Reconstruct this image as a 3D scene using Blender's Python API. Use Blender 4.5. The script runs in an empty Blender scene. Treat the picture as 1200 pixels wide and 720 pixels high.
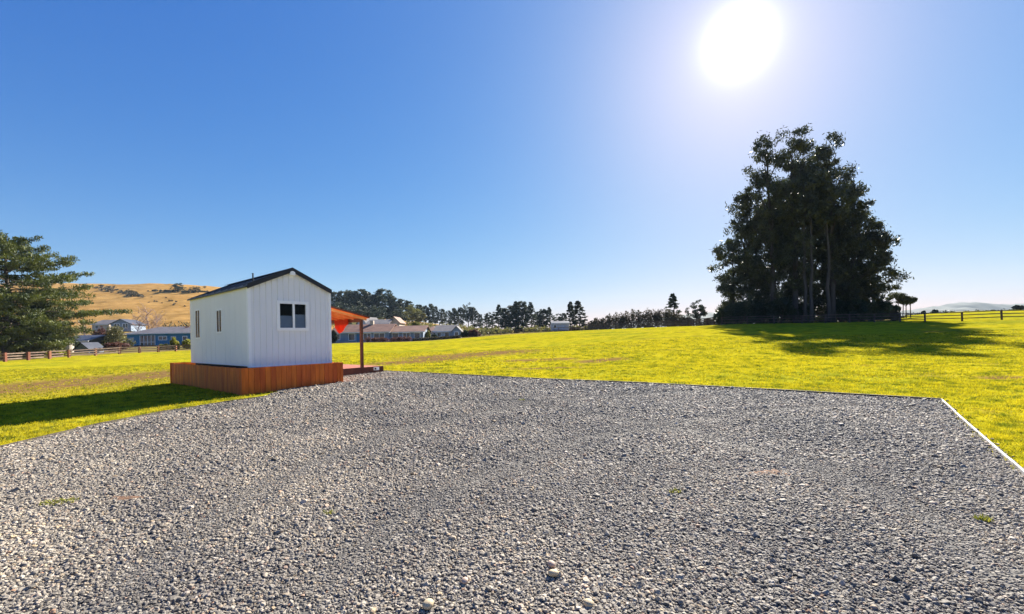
import bpy, bmesh, math, random
import numpy as np
from mathutils import Vector, Matrix

R = math.radians
rng = np.random.default_rng(7)
random.seed(7)
scene = bpy.context.scene
C = scene.collection

# ------------------------------------------------------------------ camera
F, CX, CY, ROLL, EYE = 507.0, 600.0, 396.0, 0.020, 1.5      # in pixels of the 1200 x 720 photograph
cam_data = bpy.data.cameras.new('camera')
cam = bpy.data.objects.new('camera', cam_data)
C.objects.link(cam)
cam_data.sensor_fit = 'HORIZONTAL'
cam_data.sensor_width = 36.0
cam_data.lens = F / 1200.0 * 36.0
cam_data.shift_y = (CY - 360.0) / 1200.0
cam_data.clip_start = 0.05
cam_data.clip_end = 9000.0
cam.matrix_world = Matrix.Translation((0, 0, EYE)) @ Matrix.Rotation(R(90), 4, 'X') @ Matrix.Rotation(-ROLL, 4, 'Z')
scene.camera = cam

# ------------------------------------------------------------------ sun, sky, exposure
SUN = Vector((0.538, 1.0, 0.674)).normalized()
SUN_EL, SUN_AZ = math.asin(SUN.z), math.atan2(SUN.x, SUN.y)
world = bpy.data.worlds.new('World')
scene.world = world
world.use_nodes = True
wn, wl = world.node_tree.nodes, world.node_tree.links
wn.clear()
w_out = wn.new('ShaderNodeOutputWorld')
w_bg = wn.new('ShaderNodeBackground')
sky = wn.new('ShaderNodeTexSky')
sky.sky_type = 'NISHITA'
sky.sun_disc = False
sky.sun_elevation = SUN_EL
sky.sun_rotation = SUN_AZ
sky.altitude = 50
sky.air_density = 1.0
sky.dust_density = 0.35
sky.ozone_density = 2.5
w_bg.inputs['Strength'].default_value = 0.069
# the sun itself with the bright air round it, by direction in the world
w_tc = wn.new('ShaderNodeTexCoord')
w_nrm = wn.new('ShaderNodeVectorMath'); w_nrm.operation = 'NORMALIZE'
w_dot = wn.new('ShaderNodeVectorMath'); w_dot.operation = 'DOT_PRODUCT'
w_dot.inputs[1].default_value = SUN
w_acos = wn.new('ShaderNodeMath'); w_acos.operation = 'ARCCOSINE'
wl.new(w_tc.outputs['Generated'], w_nrm.inputs[0])
wl.new(w_nrm.outputs[0], w_dot.inputs[0])
wl.new(w_dot.outputs['Value'], w_acos.inputs[0])
def w_math(op, a, b=None):
    n = wn.new('ShaderNodeMath'); n.operation = op
    for i, v in enumerate((a, b)):
        if v is None: continue
        if isinstance(v, (int, float)): n.inputs[i].default_value = v
        else: wl.new(v, n.inputs[i])
    return n.outputs[0]
th = w_acos.outputs[0]
core = w_math('MULTIPLY', w_math('EXPONENT', w_math('MULTIPLY', w_math('POWER', w_math('DIVIDE', th, R(.92)), 1.0), -1.0)), 40.0)
halo = w_math('MULTIPLY', w_math('EXPONENT', w_math('DIVIDE', th, -R(7.0))), 1.1)
glow = w_math('ADD', w_math('ADD', core, halo), w_math('MULTIPLY', w_math('EXPONENT', w_math('DIVIDE', th, -R(28.0))), .85))
w_hsv = wn.new('ShaderNodeHueSaturation')
w_hsv.inputs['Saturation'].default_value = 1.38
w_sz = wn.new('ShaderNodeSeparateXYZ'); wl.new(w_nrm.outputs[0], w_sz.inputs[0])
# pale air low over the horizon, all the way round
glow = w_math('ADD', glow, w_math('MULTIPLY', w_math('EXPONENT', w_math('DIVIDE', w_math('ABSOLUTE', w_sz.outputs['Z']), -0.22)), 0.75))
w_add = wn.new('ShaderNodeMixRGB'); w_add.blend_type = 'ADD'; w_add.inputs['Fac'].default_value = 1.0
# thick bright air does not grow without end: bright sky is held back evenly by its own brightness
w_bw = wn.new('ShaderNodeRGBToBW'); wl.new(sky.outputs[0], w_bw.inputs[0])
w_gain = w_math('DIVIDE', 1.0, w_math('ADD', 1.0, w_math('MULTIPLY', w_bw.outputs[0], 0.10)))
w_sc = wn.new('ShaderNodeVectorMath'); w_sc.operation = 'SCALE'
wl.new(sky.outputs[0], w_sc.inputs[0]); wl.new(w_gain, w_sc.inputs['Scale'])
wl.new(w_sc.outputs[0], w_hsv.inputs['Color'])
# deeper blue overhead, paler low down: one response curve for each colour, the same all round the sky
w_sep = wn.new('ShaderNodeSeparateColor'); w_com = wn.new('ShaderNodeCombineColor')
wl.new(w_hsv.outputs[0], w_sep.inputs[0])
K = .16
for i, (g_, a_) in enumerate(((1.34, .72), (.95, .56), (.50, .60))):
    wl.new(w_math('MULTIPLY', w_math('POWER', w_math('MULTIPLY', w_math('MAXIMUM', w_sep.outputs[i], 0.0), K), g_), a_ / K), w_com.inputs[i])
wl.new(w_com.outputs[0], w_add.inputs['Color1'])
wl.new(glow, w_add.inputs['Color2'])
wl.new(w_add.outputs[0], w_bg.inputs['Color'])
wl.new(w_bg.outputs[0], w_out.inputs['Surface'])

sun_data = bpy.data.lights.new('sun', 'SUN')
sun_data.energy = 5.0
sun_data.angle = R(0.53)
sun_data.color = (1.0, 0.94, 0.83)
sun_obj = bpy.data.objects.new('sun', sun_data)
C.objects.link(sun_obj)
sun_obj.rotation_euler = SUN.to_track_quat('Z', 'Y').to_euler()
sun_obj.location = (60, 110, 80)

scene.render.engine = 'CYCLES'
scene.cycles.use_denoising = True
scene.cycles.max_bounces = 8
scene.cycles.transparent_max_bounces = 8
scene.cycles.volume_bounces = 0
scene.view_settings.view_transform = 'Standard'
scene.view_settings.look = 'None'
scene.view_settings.gamma = 1.0
scene.view_settings.use_curve_mapping = False
scene.view_settings.exposure = 1.68

# ------------------------------------------------------------------ where things stand
CR, SR = math.cos(ROLL), math.sin(ROLL)
def ray(px, py):
    u, v = (px - CX) / F, (py - CY) / F
    return CR * u - SR * v, -(SR * u + CR * v)          # X and Z gained for each metre of depth
def horizon(px): return CY - SR / CR * (px - CX)

# the lie of the land: for bearings (pixel columns) the height at each depth in metres
LAND = {
 -400: [(7, 0), (20, -.2), (35, -.35), (61, -.5), (85, .2), (110, 1.4), (220, 9), (450, 74), (600, 60), (1800, 20)],
    0: [(7, 0), (20, -.2), (35, -.35), (61, -.55), (85, .2), (110, 1.4), (200, 8), (450, 70), (600, 60), (1800, 20)],
  100: [(7, 0), (20, -.12), (35, -.25), (68, -.36), (85, .4), (110, 1.4), (200, 9), (330, 40), (450, 69), (600, 60), (1800, 20)],
  222: [(7, 0), (13, .02), (20, .02), (35, .0), (85, -.1), (110, 1.4), (200, 8), (330, 38), (450, 65.5), (600, 55), (1800, 20)],
  300: [(7, 0), (13, .02), (20, .1), (50, .2), (88, .4), (110, 1.4), (200, 7.5), (330, 33), (450, 58), (600, 50), (1800, 20)],
  390: [(7, 0), (13, .08), (20, .2), (50, .55), (88, 1.0), (110, 1.2), (200, 7), (290, 13.5), (450, 38), (600, 38), (1800, 15)],
  480: [(7, 0), (13, .05), (20, .2), (50, .6), (90, 1.05), (110, 1.3), (200, 7), (290, 13), (450, 20), (600, 20), (1800, 12)],
  540: [(7, 0), (13, .03), (20, .18), (50, .8), (92, 1.5), (110, 1.7), (200, 5.5), (290, 9), (450, 12), (1800, 10)],
  600: [(7, 0), (13, .02), (20, .15), (50, 1.0), (95, 2.35), (110, 2.6), (200, 5), (290, 6), (450, 7), (1800, 8)],
  700: [(7, 0), (13, .05), (20, .2), (50, 1.4), (98, 3.0), (110, 3.0), (200, 4), (450, 5), (1800, 8)],
  800: [(7, 0), (11, .03), (20, .35), (50, 2.0), (90, 3.2), (110, 3.4), (200, 5), (450, 8), (1800, 10)],
  850: [(7, 0), (10, .03), (20, .25), (45, 1.7), (66, 2.95), (110, 3.6), (200, 5), (450, 9), (1800, 10)],
 1000: [(7, 0), (10, .03), (20, .27), (45, 1.65), (60, 2.65), (110, 4.0), (200, 6), (450, 9), (1800, 10)],
 1100: [(7, 0), (10, .03), (20, .32), (45, 1.7), (56, 2.45), (110, 5.9), (200, 8.2), (450, 10), (1800, 10)],
 1200: [(7, 0), (9, .03), (20, .38), (40, 1.6), (51, 2.5), (110, 6.2), (200, 8.4), (450, 10), (1800, 10)],
 1600: [(7, 0), (9, .03), (20, .42), (40, 1.65), (51, 2.6), (110, 5.6), (200, 8), (450, 10), (1800, 10)],
}
_px = np.array(sorted(LAND)); _T = (_px - CX) / F
_lt = np.linspace(math.log(4), math.log(1800), 260)
_tt = np.linspace(_T[0], _T[-1], 240)
_raw = np.array([np.interp(np.exp(_lt), *np.array(LAND[p], float).T) for p in _px])
_tab = np.array([np.interp(_tt, _T, _raw[:, k]) for k in range(len(_lt))]).T
def _smooth(a, n, axis):
    k = np.hanning(2 * n + 3)[1:-1]; k /= k.sum()
    pad = [(0, 0), (0, 0)]; pad[axis] = (n, n)
    b = np.pad(a, pad, mode='edge')
    return np.apply_along_axis(lambda r: np.convolve(r, k, 'valid'), axis, b)
_tab = _smooth(_smooth(_tab, 5, 1), 7, 0)
def ground(X, Y):
    X = np.asarray(X, float); Y = np.asarray(Y, float)
    Yc = np.clip(Y, 4.0, 1799.0)
    t = np.clip(X / np.maximum(Yc, 7.0), _tt[0], _tt[-1] - 1e-6)
    i = (t - _tt[0]) / (_tt[1] - _tt[0]); j = (np.log(Yc) - _lt[0]) / (_lt[1] - _lt[0])
    i0 = np.clip(i.astype(int), 0, len(_tt) - 2); j0 = np.clip(j.astype(int), 0, len(_lt) - 2)
    a, b = i - i0, j - j0
    z = (_tab[i0, j0] * (1 - a) + _tab[i0 + 1, j0] * a) * (1 - b) + (_tab[i0, j0 + 1] * (1 - a) + _tab[i0 + 1, j0 + 1] * a) * b
    # small natural unevenness, growing on the hill
    amp = np.clip((Y - 14) / 60, 0, 1) * 0.05 + np.clip((Y - 160) / 200, 0, 1) * 1.3
    n = np.sin(X * .21 + 1.3 * np.sin(Y * .13)) * np.cos(Y * .17 + .8 * np.sin(X * .09)) + .5 * np.sin(X * .047 + 2) * np.sin(Y * .039)
    return z + amp * n
def gz(X, Y): return float(ground(X, Y))
def at(px, Y):
    """the point of the ground at depth Y under pixel column px"""
    X = Y * (px - CX) / F
    for _ in range(4):
        z = gz(X, Y); py = CY + F * (EYE - z) / Y - SR * X / Y * F
        X = Y * ray(px, py)[0]
    return Vector((X, Y, gz(X, Y)))
def hit(px, py):
    """the point of the ground seen at a pixel"""
    dx, dz = ray(px, py)
    z = ground(dx * _HY, _HY); k = np.nonzero(EYE + dz * _HY <= z)[0]
    Y = float(_HY[k[0]]) if len(k) else 900.0
    return Vector((dx * Y, Y, gz(dx * Y, Y)))
_HY = np.geomspace(1.0, 900.0, 3000)
def up(px, py, Y):
    dx, dz = ray(px, py); return EYE + dz * Y               # height of a pixel at depth Y
def mpp(Y): return Y / F                                    # metres in one pixel at depth Y

# ------------------------------------------------------------------ mesh helpers
class MB:
    def __init__(s): s.v = []; s.f = []; s.n = 0
    def add(s, v, f):
        v = np.asarray(v, float); s.v.append(v)
        s.f += [tuple(i + s.n for i in q) for q in f]; s.n += len(v); return s
    def box(s, x0, x1, y0, y1, z0, z1):
        v = [(x, y, z) for z in (z0, z1) for y in (y0, y1) for x in (x0, x1)]
        return s.add(v, [(0, 2, 3, 1), (4, 5, 7, 6), (0, 1, 5, 4), (2, 6, 7, 3), (0, 4, 6, 2), (1, 3, 7, 5)])
    def prism(s, pts, d):
        """polygon pts (3d, any plane) pushed by the vector d"""
        n = len(pts); p = [Vector(q) for q in pts]; d = Vector(d)
        v = [tuple(q) for q in p] + [tuple(q + d) for q in p]
        return s.add(v, [tuple(range(n))[::-1], tuple(range(n, 2 * n))] + [(i, (i + 1) % n, n + (i + 1) % n, n + i) for i in range(n)])
    def tube(s, pts, rad, sides=7):
        pts = [Vector(p) for p in pts]; rings = []
        for i, p in enumerate(pts):
            d = (pts[min(i + 1, len(pts) - 1)] - pts[max(i - 1, 0)]).normalized()
            a = d.cross(Vector((.31, .95, .1))).normalized(); b = d.cross(a)
            rings += [tuple(p + (a * math.cos(k / sides * 2 * math.pi) + b * math.sin(k / sides * 2 * math.pi)) * rad[i]) for k in range(sides)]
        f = []
        for i in range(len(pts) - 1):
            for k in range(sides):
                k2 = (k + 1) % sides
                f.append((i * sides + k, i * sides + k2, (i + 1) * sides + k2, (i + 1) * sides + k))
        f.append(tuple(range(sides))[::-1]); f.append(tuple((len(pts) - 1) * sides + k for k in range(sides)))
        return s.add(rings, f)
    def mesh(s, name, mat, smooth=False):
        me = bpy.data.meshes.new(name)
        me.from_pydata([tuple(q) for q in np.concatenate(s.v)], [], s.f)
        if mat: me.materials.append(mat)
        if smooth: me.polygons.foreach_set('use_smooth', [True] * len(me.polygons))
        me.update(); return me
    def build(s, name, mat, parent=None, smooth=False):
        return link(name, s.mesh(name, mat, smooth), parent)
def link(name, me, parent=None):
    o = bpy.data.objects.new(name, me); C.objects.link(o)
    if parent: o.parent = parent
    return o
def fast_mesh(name, V, nside, mat):
    """V: (n*nside, 3) separate faces of nside corners"""
    n = len(V) // nside
    me = bpy.data.meshes.new(name)
    me.vertices.add(len(V)); me.vertices.foreach_set('co', np.ascontiguousarray(V, np.float32).ravel())
    me.loops.add(len(V)); me.loops.foreach_set('vertex_index', np.arange(len(V), dtype=np.int32))
    me.polygons.add(n); me.polygons.foreach_set('loop_start', np.arange(0, len(V), nside, dtype=np.int32))
    me.update(calc_edges=True)
    if mat: me.materials.append(mat)
    return me
def tag(o, label=None, cat=None, group=None, kind=None):
    if label: o['label'] = label
    if cat: o['category'] = cat
    if group: o['group'] = group
    if kind: o['kind'] = kind
    return o
def thing(name, label, cat, loc=(0, 0, 0), rz=0, group=None):
    o = bpy.data.objects.new(name, None); C.objects.link(o)
    o.empty_display_size = .3
    o.location = loc; o.rotation_euler = (0, 0, rz)
    return tag(o, label, cat, group)
def copy_tree(o, parent=None):
    c = o.copy(); C.objects.link(c); c.parent = parent
    for ch in list(o.children): copy_tree(ch, c)
    return c
ORD = 'first second third fourth fifth sixth seventh eighth ninth tenth eleventh twelfth thirteenth fourteenth fifteenth sixteenth seventeenth eighteenth nineteenth twentieth twenty-first twenty-second twenty-third twenty-fourth twenty-fifth twenty-sixth twenty-seventh twenty-eighth'.split()

# ------------------------------------------------------------------ materials
def material(name):
    m = bpy.data.materials.new(name); m.use_nodes = True
    nt = m.node_tree; nt.nodes.clear()
    return m, nt.nodes, nt.links
def surf(name, c1, c2=None, scale=3.0, rough=.7, bump=0.0, bscale=None, vary=0.0, metal=0.0, spec=.3, stretch=None, detail=5, translucent=0.0, tcol=None, contrast=(.35, .65)):
    """noise between two colours, some difference from object to object, and fine relief"""
    m, N, L = material(name)
    out = N.new('ShaderNodeOutputMaterial'); b = N.new('ShaderNodeBsdfPrincipled')
    b.inputs['Roughness'].default_value = rough; b.inputs['Metallic'].default_value = metal
    b.inputs['Specular IOR Level'].default_value = spec
    tc = N.new('ShaderNodeTexCoord'); mp = N.new('ShaderNodeMapping')
    mp.inputs['Scale'].default_value = stretch or (1, 1, 1)
    L.new(tc.outputs['Object'], mp.inputs['Vector'])
    nz = N.new('ShaderNodeTexNoise'); nz.inputs['Scale'].default_value = scale; nz.inputs['Detail'].default_value = detail
    L.new(mp.outputs[0], nz.inputs['Vector'])
    rp = N.new('ShaderNodeValToRGB')
    rp.color_ramp.elements[0].position, rp.color_ramp.elements[1].position = contrast
    rp.color_ramp.elements[0].color = (*c1, 1); rp.color_ramp.elements[1].color = (*(c2 or c1), 1)
    L.new(nz.outputs[0], rp.inputs[0])
    col = rp.outputs[0]
    if vary:
        oi = N.new('ShaderNodeObjectInfo'); mr = N.new('ShaderNodeMapRange')
        mr.inputs['To Min'].default_value = 1 - vary; mr.inputs['To Max'].default_value = 1 + vary
        L.new(oi.outputs['Random'], mr.inputs['Value'])
        hs = N.new('ShaderNodeHueSaturation'); L.new(mr.outputs[0], hs.inputs['Value']); L.new(col, hs.inputs['Color'])
        mh = N.new('ShaderNodeMapRange'); mh.inputs['To Min'].default_value = .5 - vary * .05; mh.inputs['To Max'].default_value = .5 + vary * .05
        L.new(oi.outputs['Random'], mh.inputs['Value']); L.new(mh.outputs[0], hs.inputs['Hue'])
        col = hs.outputs[0]
    L.new(col, b.inputs['Base Color'])
    if bump:
        nb = N.new('ShaderNodeTexNoise'); nb.inputs['Scale'].default_value = bscale or scale * 6; nb.inputs['Detail'].default_value = 6
        L.new(mp.outputs[0], nb.inputs['Vector'])
        bp = N.new('ShaderNodeBump'); bp.inputs['Strength'].default_value = bump; bp.inputs['Distance'].default_value = .02
        L.new(nb.outputs[0], bp.inputs['Height']); L.new(bp.outputs[0], b.inputs['Normal'])
    if translucent:
        tr = N.new('ShaderNodeBsdfTranslucent')
        if tcol:
            mx = N.new('ShaderNodeMixRGB'); mx.blend_type = 'MULTIPLY'; mx.inputs[0].default_value = 1
            L.new(col, mx.inputs[1]); mx.inputs[2].default_value = (*tcol, 1); L.new(mx.outputs[0], tr.inputs['Color'])
        else: L.new(col, tr.inputs['Color'])
        ms = N.new('ShaderNodeMixShader'); ms.inputs[0].default_value = translucent
        L.new(b.outputs[0], ms.inputs[1]); L.new(tr.outputs[0], ms.inputs[2]); L.new(ms.outputs[0], out.inputs['Surface'])
    else: L.new(b.outputs[0], out.inputs['Surface'])
    return m
def glass(name, tint=(.9, .95, 1.0)):
    m, N, L = material(name)
    out = N.new('ShaderNodeOutputMaterial'); g = N.new('ShaderNodeBsdfGlossy'); t = N.new('ShaderNodeBsdfTransparent')
    g.inputs['Roughness'].default_value = .02; t.inputs['Color'].default_value = (*[c * .78 for c in tint], 1)
    fr = N.new('ShaderNodeFresnel'); fr.inputs['IOR'].default_value = 1.18
    mx = N.new('ShaderNodeMixShader'); L.new(fr.outputs[0], mx.inputs[0]); L.new(t.outputs[0], mx.inputs[1]); L.new(g.outputs[0], mx.inputs[2])
    L.new(mx.outputs[0], out.inputs['Surface']); return m
M = {}
M['white_steel'] = surf('white_steel', (.86, .86, .87), (.81, .81, .825), 1.3, .42, .05, 30, spec=.4)
M['white_panel'] = surf('white_panel', (.88, .87, .86), (.83, .82, .81), .9, .5, .04, 20)
M['white_frame'] = surf('white_frame', (.95, .95, .95), (.92, .92, .92), 6, .35)
M['black_steel'] = surf('black_steel', (.018, .019, .026), (.028, .029, .036), 3, .45, .05)
M['room_dark'] = surf('room_dark', (.055, .045, .04), (.035, .03, .03), 2, .8)
M['blind'] = surf('blind', (.62, .68, .76), (.55, .61, .70), 5, .8)
M['glass'] = glass('glass')
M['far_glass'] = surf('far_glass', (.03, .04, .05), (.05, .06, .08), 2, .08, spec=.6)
M['skirt_wood'] = surf('skirt_wood', (.68, .155, .018), (.46, .09, .012), 2.0, .6, .25, 60, vary=.12, stretch=(3, 3, .5))
M['deck_wood'] = surf('deck_wood', (.42, .15, .09), (.30, .10, .06), 3, .6, .2, 40, vary=.15, stretch=(.5, 4, 4))
M['dark_wood'] = surf('dark_wood', (.13, .045, .025), (.085, .03, .02), 4, .6, .2, 40, vary=.12)
M['orange_sheet'] = surf('orange_sheet', (.75, .24, .04), (.62, .17, .03), 3, .5, translucent=.55)
M['rafter'] = surf('rafter', (.62, .27, .10), (.48, .18, .06), 4, .6, .2, vary=.12)
M['red_cloth'] = surf('red_cloth', (.60, .07, .02), (.50, .05, .015), 6, .8, translucent=.5)
M['edging_dark'] = surf('edging_dark', (.060, .045, .035), (.10, .08, .06), 5, .85, .4, 40, vary=.2)
M['edging_pale'] = surf('edging_pale', (.60, .59, .57), (.34, .32, .29), 3, .5, .2, 40, vary=.08)
M['post_red'] = surf('post_red', (.30, .115, .06), (.20, .075, .04), 3, .8, .3, 30, vary=.2)
M['rail_pale'] = surf('rail_pale', (.25, .17, .13), (.15, .10, .08), 3, .8, .3, 30, vary=.2)
M['fence_dark'] = surf('fence_dark', (.075, .055, .055), (.12, .085, .075), 2, .85, .3, 30, vary=.2)
M['bark'] = surf('bark', (.10, .075, .055), (.055, .042, .034), 1.2, .9, .6, 8)
M['gum_bark'] = surf('gum_bark', (.085, .072, .066), (.045, .038, .035), .7, .85, .5, 6, stretch=(2, 2, .35))
M['bare_bark'] = surf('bare_bark', (.42, .30, .27), (.28, .19, .17), 1.5, .9)
M['gum_leaf'] = surf('gum_leaf', (.022, .030, .016), (.075, .080, .030), .8, .5, vary=.12, translucent=.22, tcol=(1.0, 1.05, .6), spec=.5)
M['pine_leaf'] = surf('pine_leaf', (.026, .044, .014), (.135, .150, .030), .55, .6, translucent=.24, vary=.12, tcol=(1.1, 1.1, .5))
M['dark_leaf'] = surf('dark_leaf', (.026, .040, .024), (.060, .075, .032), .3, .65, translucent=.2, vary=.25)
M['olive_leaf'] = surf('olive_leaf', (.10, .105, .035), (.20, .185, .05), .5, .7, translucent=.3, vary=.2)
M['red_leaf'] = surf('red_leaf', (.11, .045, .04), (.18, .085, .06), .6, .75, translucent=.25, vary=.2)
M['hedge_leaf'] = surf('hedge_leaf', (.055, .05, .028), (.115, .09, .05), .5, .75, translucent=.2, vary=.15)
M['lime_leaf'] = surf('lime_leaf', (.24, .25, .025), (.38, .36, .04), .8, .7, translucent=.4, vary=.15)
M['blue_wall'] = surf('blue_wall', (.05, .22, .40), (.04, .18, .33), 1.0, .7, .1, 10, stretch=(1, 1, 6))
M['pale_blue_wall'] = surf('pale_blue_wall', (.27, .33, .42), (.21, .26, .34), .8, .7)
M['white_wall'] = surf('white_wall', (.52, .55, .60), (.44, .46, .51), .6, .7)
M['cream_wall'] = surf('cream_wall', (.58, .48, .38), (.46, .38, .30), .6, .8)
M['grey_roof'] = surf('grey_roof', (.21, .19, .19), (.15, .135, .135), .9, .7, .2, 12)
M['brown_roof'] = surf('brown_roof', (.25, .135, .095), (.17, .09, .065), .8, .8, .2, 12)
M['pale_roof'] = surf('pale_roof', (.20, .185, .185), (.15, .14, .14), .8, .85, spec=.1)
M['dark_roof'] = surf('dark_roof', (.045, .05, .07), (.07, .075, .095), .8, .5)
M['concrete'] = surf('concrete', (.52, .46, .38), (.40, .35, .28), 1.5, .9, .3)
M['curtain'] = surf('curtain', (.55, .60, .68), (.40, .45, .55), 2, .8)

# ------------------------------------------------------------------ ground
def grass_sheet(name, dry):
    """short grass; the attribute 'bare' marks worn brown earth, 'gold' the dry hill grass"""
    m, N, L = material(name)
    out = N.new('ShaderNodeOutputMaterial'); b = N.new('ShaderNodeBsdfPrincipled')
    b.inputs['Roughness'].default_value = 1.0; b.inputs['Specular IOR Level'].default_value = 0.0
    tc = N.new('ShaderNodeTexCoord')
    def noise(scale, stretch=None, detail=6):
        n = N.new('ShaderNodeTexNoise'); n.inputs['Scale'].default_value = scale; n.inputs['Detail'].default_value = detail
        if stretch:
            mp = N.new('ShaderNodeMapping'); mp.inputs['Scale'].default_value = stretch
            L.new(tc.outputs['Object'], mp.inputs[0]); L.new(mp.outputs[0], n.inputs['Vector'])
        else: L.new(tc.outputs['Object'], n.inputs['Vector'])
        return n.outputs[0]
    def ramp(fac, stops):
        r = N.new('ShaderNodeValToRGB'); e = r.color_ramp.elements
        while len(e) < len(stops): e.new(.5)
        for k, (p, c) in enumerate(stops): e[k].position = p; e[k].color = (*c, 1)
        L.new(fac, r.inputs[0]); return r.outputs[0]
    def mix(f, a, c, mode='MIX'):
        n = N.new('ShaderNodeMixRGB'); n.blend_type = mode
        for i, v in enumerate((f, a, c)):
            if isinstance(v, (int, float)): n.inputs[i].default_value = v
            elif isinstance(v, tuple): n.inputs[i].default_value = (*v, 1)
            else: L.new(v, n.inputs[i])
        return n.outputs[0]
    def attr(nm):
        a = N.new('ShaderNodeAttribute'); a.attribute_name = nm; return a.outputs['Fac']
    if not dry:
        base = ramp(noise(.12), [(.32, (.24, .245, .018)), (.48, (.36, .315, .015)), (.62, (.39, .33, .014)), (.75, (.27, .26, .02))])
        fine = ramp(noise(1.1), [(.33, (.40, .47, .42)), (.52, (1, 1, 1)), (.75, (1.1, 1.04, 1))])
        base = mix(1.0, base, fine, 'MULTIPLY')
        tiny = ramp(noise(9.0), [(.34, (.45, .45, .45)), (.5, (1, 1, 1)), (1, (1.1, 1.1, 1.1))])
        base = mix(.8, base, tiny, 'MULTIPLY')
        earth = ramp(noise(5.0), [(.35, (.12, .066, .030)), (.65, (.21, .13, .05))])
        msk = N.new('ShaderNodeMath'); msk.operation = 'MULTIPLY'
        L.new(attr('bare'), msk.inputs[0])
        L.new(ramp(noise(1.1), [(.30, (.55, .55, .55)), (.5, (1, 1, 1))]), msk.inputs[1])
        base = mix(msk.outputs[0], base, earth)
        worn = ramp(noise(.42), [(.60, (0, 0, 0)), (.72, (.55, .55, .55))])
        base = mix(worn, base, earth)
    else:
        green = ramp(noise(.12), [(.35, (.115, .10, .035)), (.65, (.22, .17, .06))])
        gold = ramp(noise(.02), [(.35, (.36, .20, .060)), (.55, (.43, .25, .080)), (.72, (.30, .18, .06))])
        gf = ramp(noise(.16, (1, 1, 1.5)), [(.35, (.62, .62, .55)), (.55, (1, 1, 1))])
        gold = mix(.8, gold, gf, 'MULTIPLY')
        lines = ramp(noise(.06, (.25, .25, 5)), [(.45, (.8, .78, .72)), (.55, (1, 1, 1))])
        gold = mix(.7, gold, lines, 'MULTIPLY')
        base = mix(attr('gold'), green, gold)
    L.new(base, b.inputs['Base Color'])
    bp = N.new('ShaderNodeBump'); bp.inputs['Strength'].default_value = .6; bp.inputs['Distance'].default_value = .06 if not dry else .5
    L.new(noise(7.0 if not dry else .35), bp.inputs['Height']); L.new(bp.outputs[0], b.inputs['Normal'])
    L.new(b.outputs[0], out.inputs['Surface'])
    return m
M['field'] = grass_sheet('field_grass', False)
M['hillside'] = grass_sheet('hill_grass', True)

xs = 6.0 * np.sinh(np.linspace(-6.25, 6.25, 446))
ys = 8.0 * np.sinh(np.linspace(-3.4, 6.1, 336))
GX, GY = np.meshgrid(xs, ys, indexing='ij')
GZ = ground(GX, GY)
EDGE = [(-400, 60), (0, 62.5), (58, 70), (140, 78.5), (206, 87), (390, 90), (480, 91), (540, 93), (600, 96), (700, 99.5), (800, 93), (845, 72), (940, 66), (1050, 62), (1056, 125), (1300, 125)]
_ep, _eY = np.array(EDGE, float).T
def field_edge(X, Y): return np.interp(X / np.maximum(Y, 1.0) * F + CX, _ep, _eY)
cxm = (GX[:-1, :-1] + GX[1:, 1:]) / 2; cym = (GY[:-1, :-1] + GY[1:, 1:]) / 2
in_field = cym < field_edge(cxm, cym)
def patch(X, Y, pts, w):
    """soft nearness to a line of ground points"""
    best = np.full(X.shape, 1e9)
    for (a, b) in zip(pts[:-1], pts[1:]):
        ab = np.array([b.x - a.x, b.y - a.y]); l2 = ab @ ab + 1e-9
        t = np.clip(((X - a.x) * ab[0] + (Y - a.y) * ab[1]) / l2, 0, 1)
        best = np.minimum(best, np.hypot(X - a.x - t * ab[0], Y - a.y - t * ab[1]))
    return np.clip(1.4 - best / w, 0, 1)
BARE = [([hit(-60, 461), hit(40, 453), hit(130, 444.5), hit(215, 436.5)], 5.5), ([hit(510, 419), hit(590, 413)], 2.8), ([hit(455, 426), hit(520, 421)], 1.6),
        ([hit(605, 423), hit(660, 421)], .8), ([hit(690, 424), hit(720, 421)], .8), ([hit(1160, 444), hit(1190, 442)], .35), ([hit(600, 432), hit(680, 431)], .3)]
bare = np.zeros_like(GX)
for pts, w in BARE: bare = np.maximum(bare, patch(GX, GY, pts, w))
gold = np.clip((GY - 150) / 60, 0, 1) * np.clip((-0.02 - GX / np.maximum(GY, 1)) / .25, 0, 1)
def sheet(name, mask, mat, attrs):
    idx = -np.ones(GX.shape, int)
    ii, jj = np.nonzero(mask)
    use = np.zeros(GX.shape, bool)
    for a in (0, 1):
        for b in (0, 1): use[ii + a, jj + b] = True
    idx[use] = np.arange(use.sum())
    V = np.stack([GX[use], GY[use], GZ[use]], 1)
    Fc = np.stack([idx[ii, jj], idx[ii + 1, jj], idx[ii + 1, jj + 1], idx[ii, jj + 1]], 1)
    me = bpy.data.meshes.new(name)
    me.vertices.add(len(V)); me.vertices.foreach_set('co', V.astype(np.float32).ravel())
    me.loops.add(Fc.size); me.loops.foreach_set('vertex_index', Fc.astype(np.int32).ravel())
    me.polygons.add(len(Fc)); me.polygons.foreach_set('loop_start', np.arange(0, Fc.size, 4, dtype=np.int32))
    me.update(calc_edges=True)
    me.polygons.foreach_set('use_smooth', np.ones(len(Fc), bool))
    for k, val in attrs.items():
        at_ = me.attributes.new(k, 'FLOAT', 'POINT'); at_.data.foreach_set('value', val[use].astype(np.float32))
    me.materials.append(mat)
    o = link(name, me); tag(o, kind='structure'); return o
field = sheet('field', in_field, M['field'], {'bare': bare})
tag(field, 'short bright yellow-green grass field around the gravel', 'field')
hills = sheet('hillside', ~in_field, M['hillside'], {'gold': gold})
tag(hills, 'dry golden hillside and rough land beyond the field', 'hill')

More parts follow.
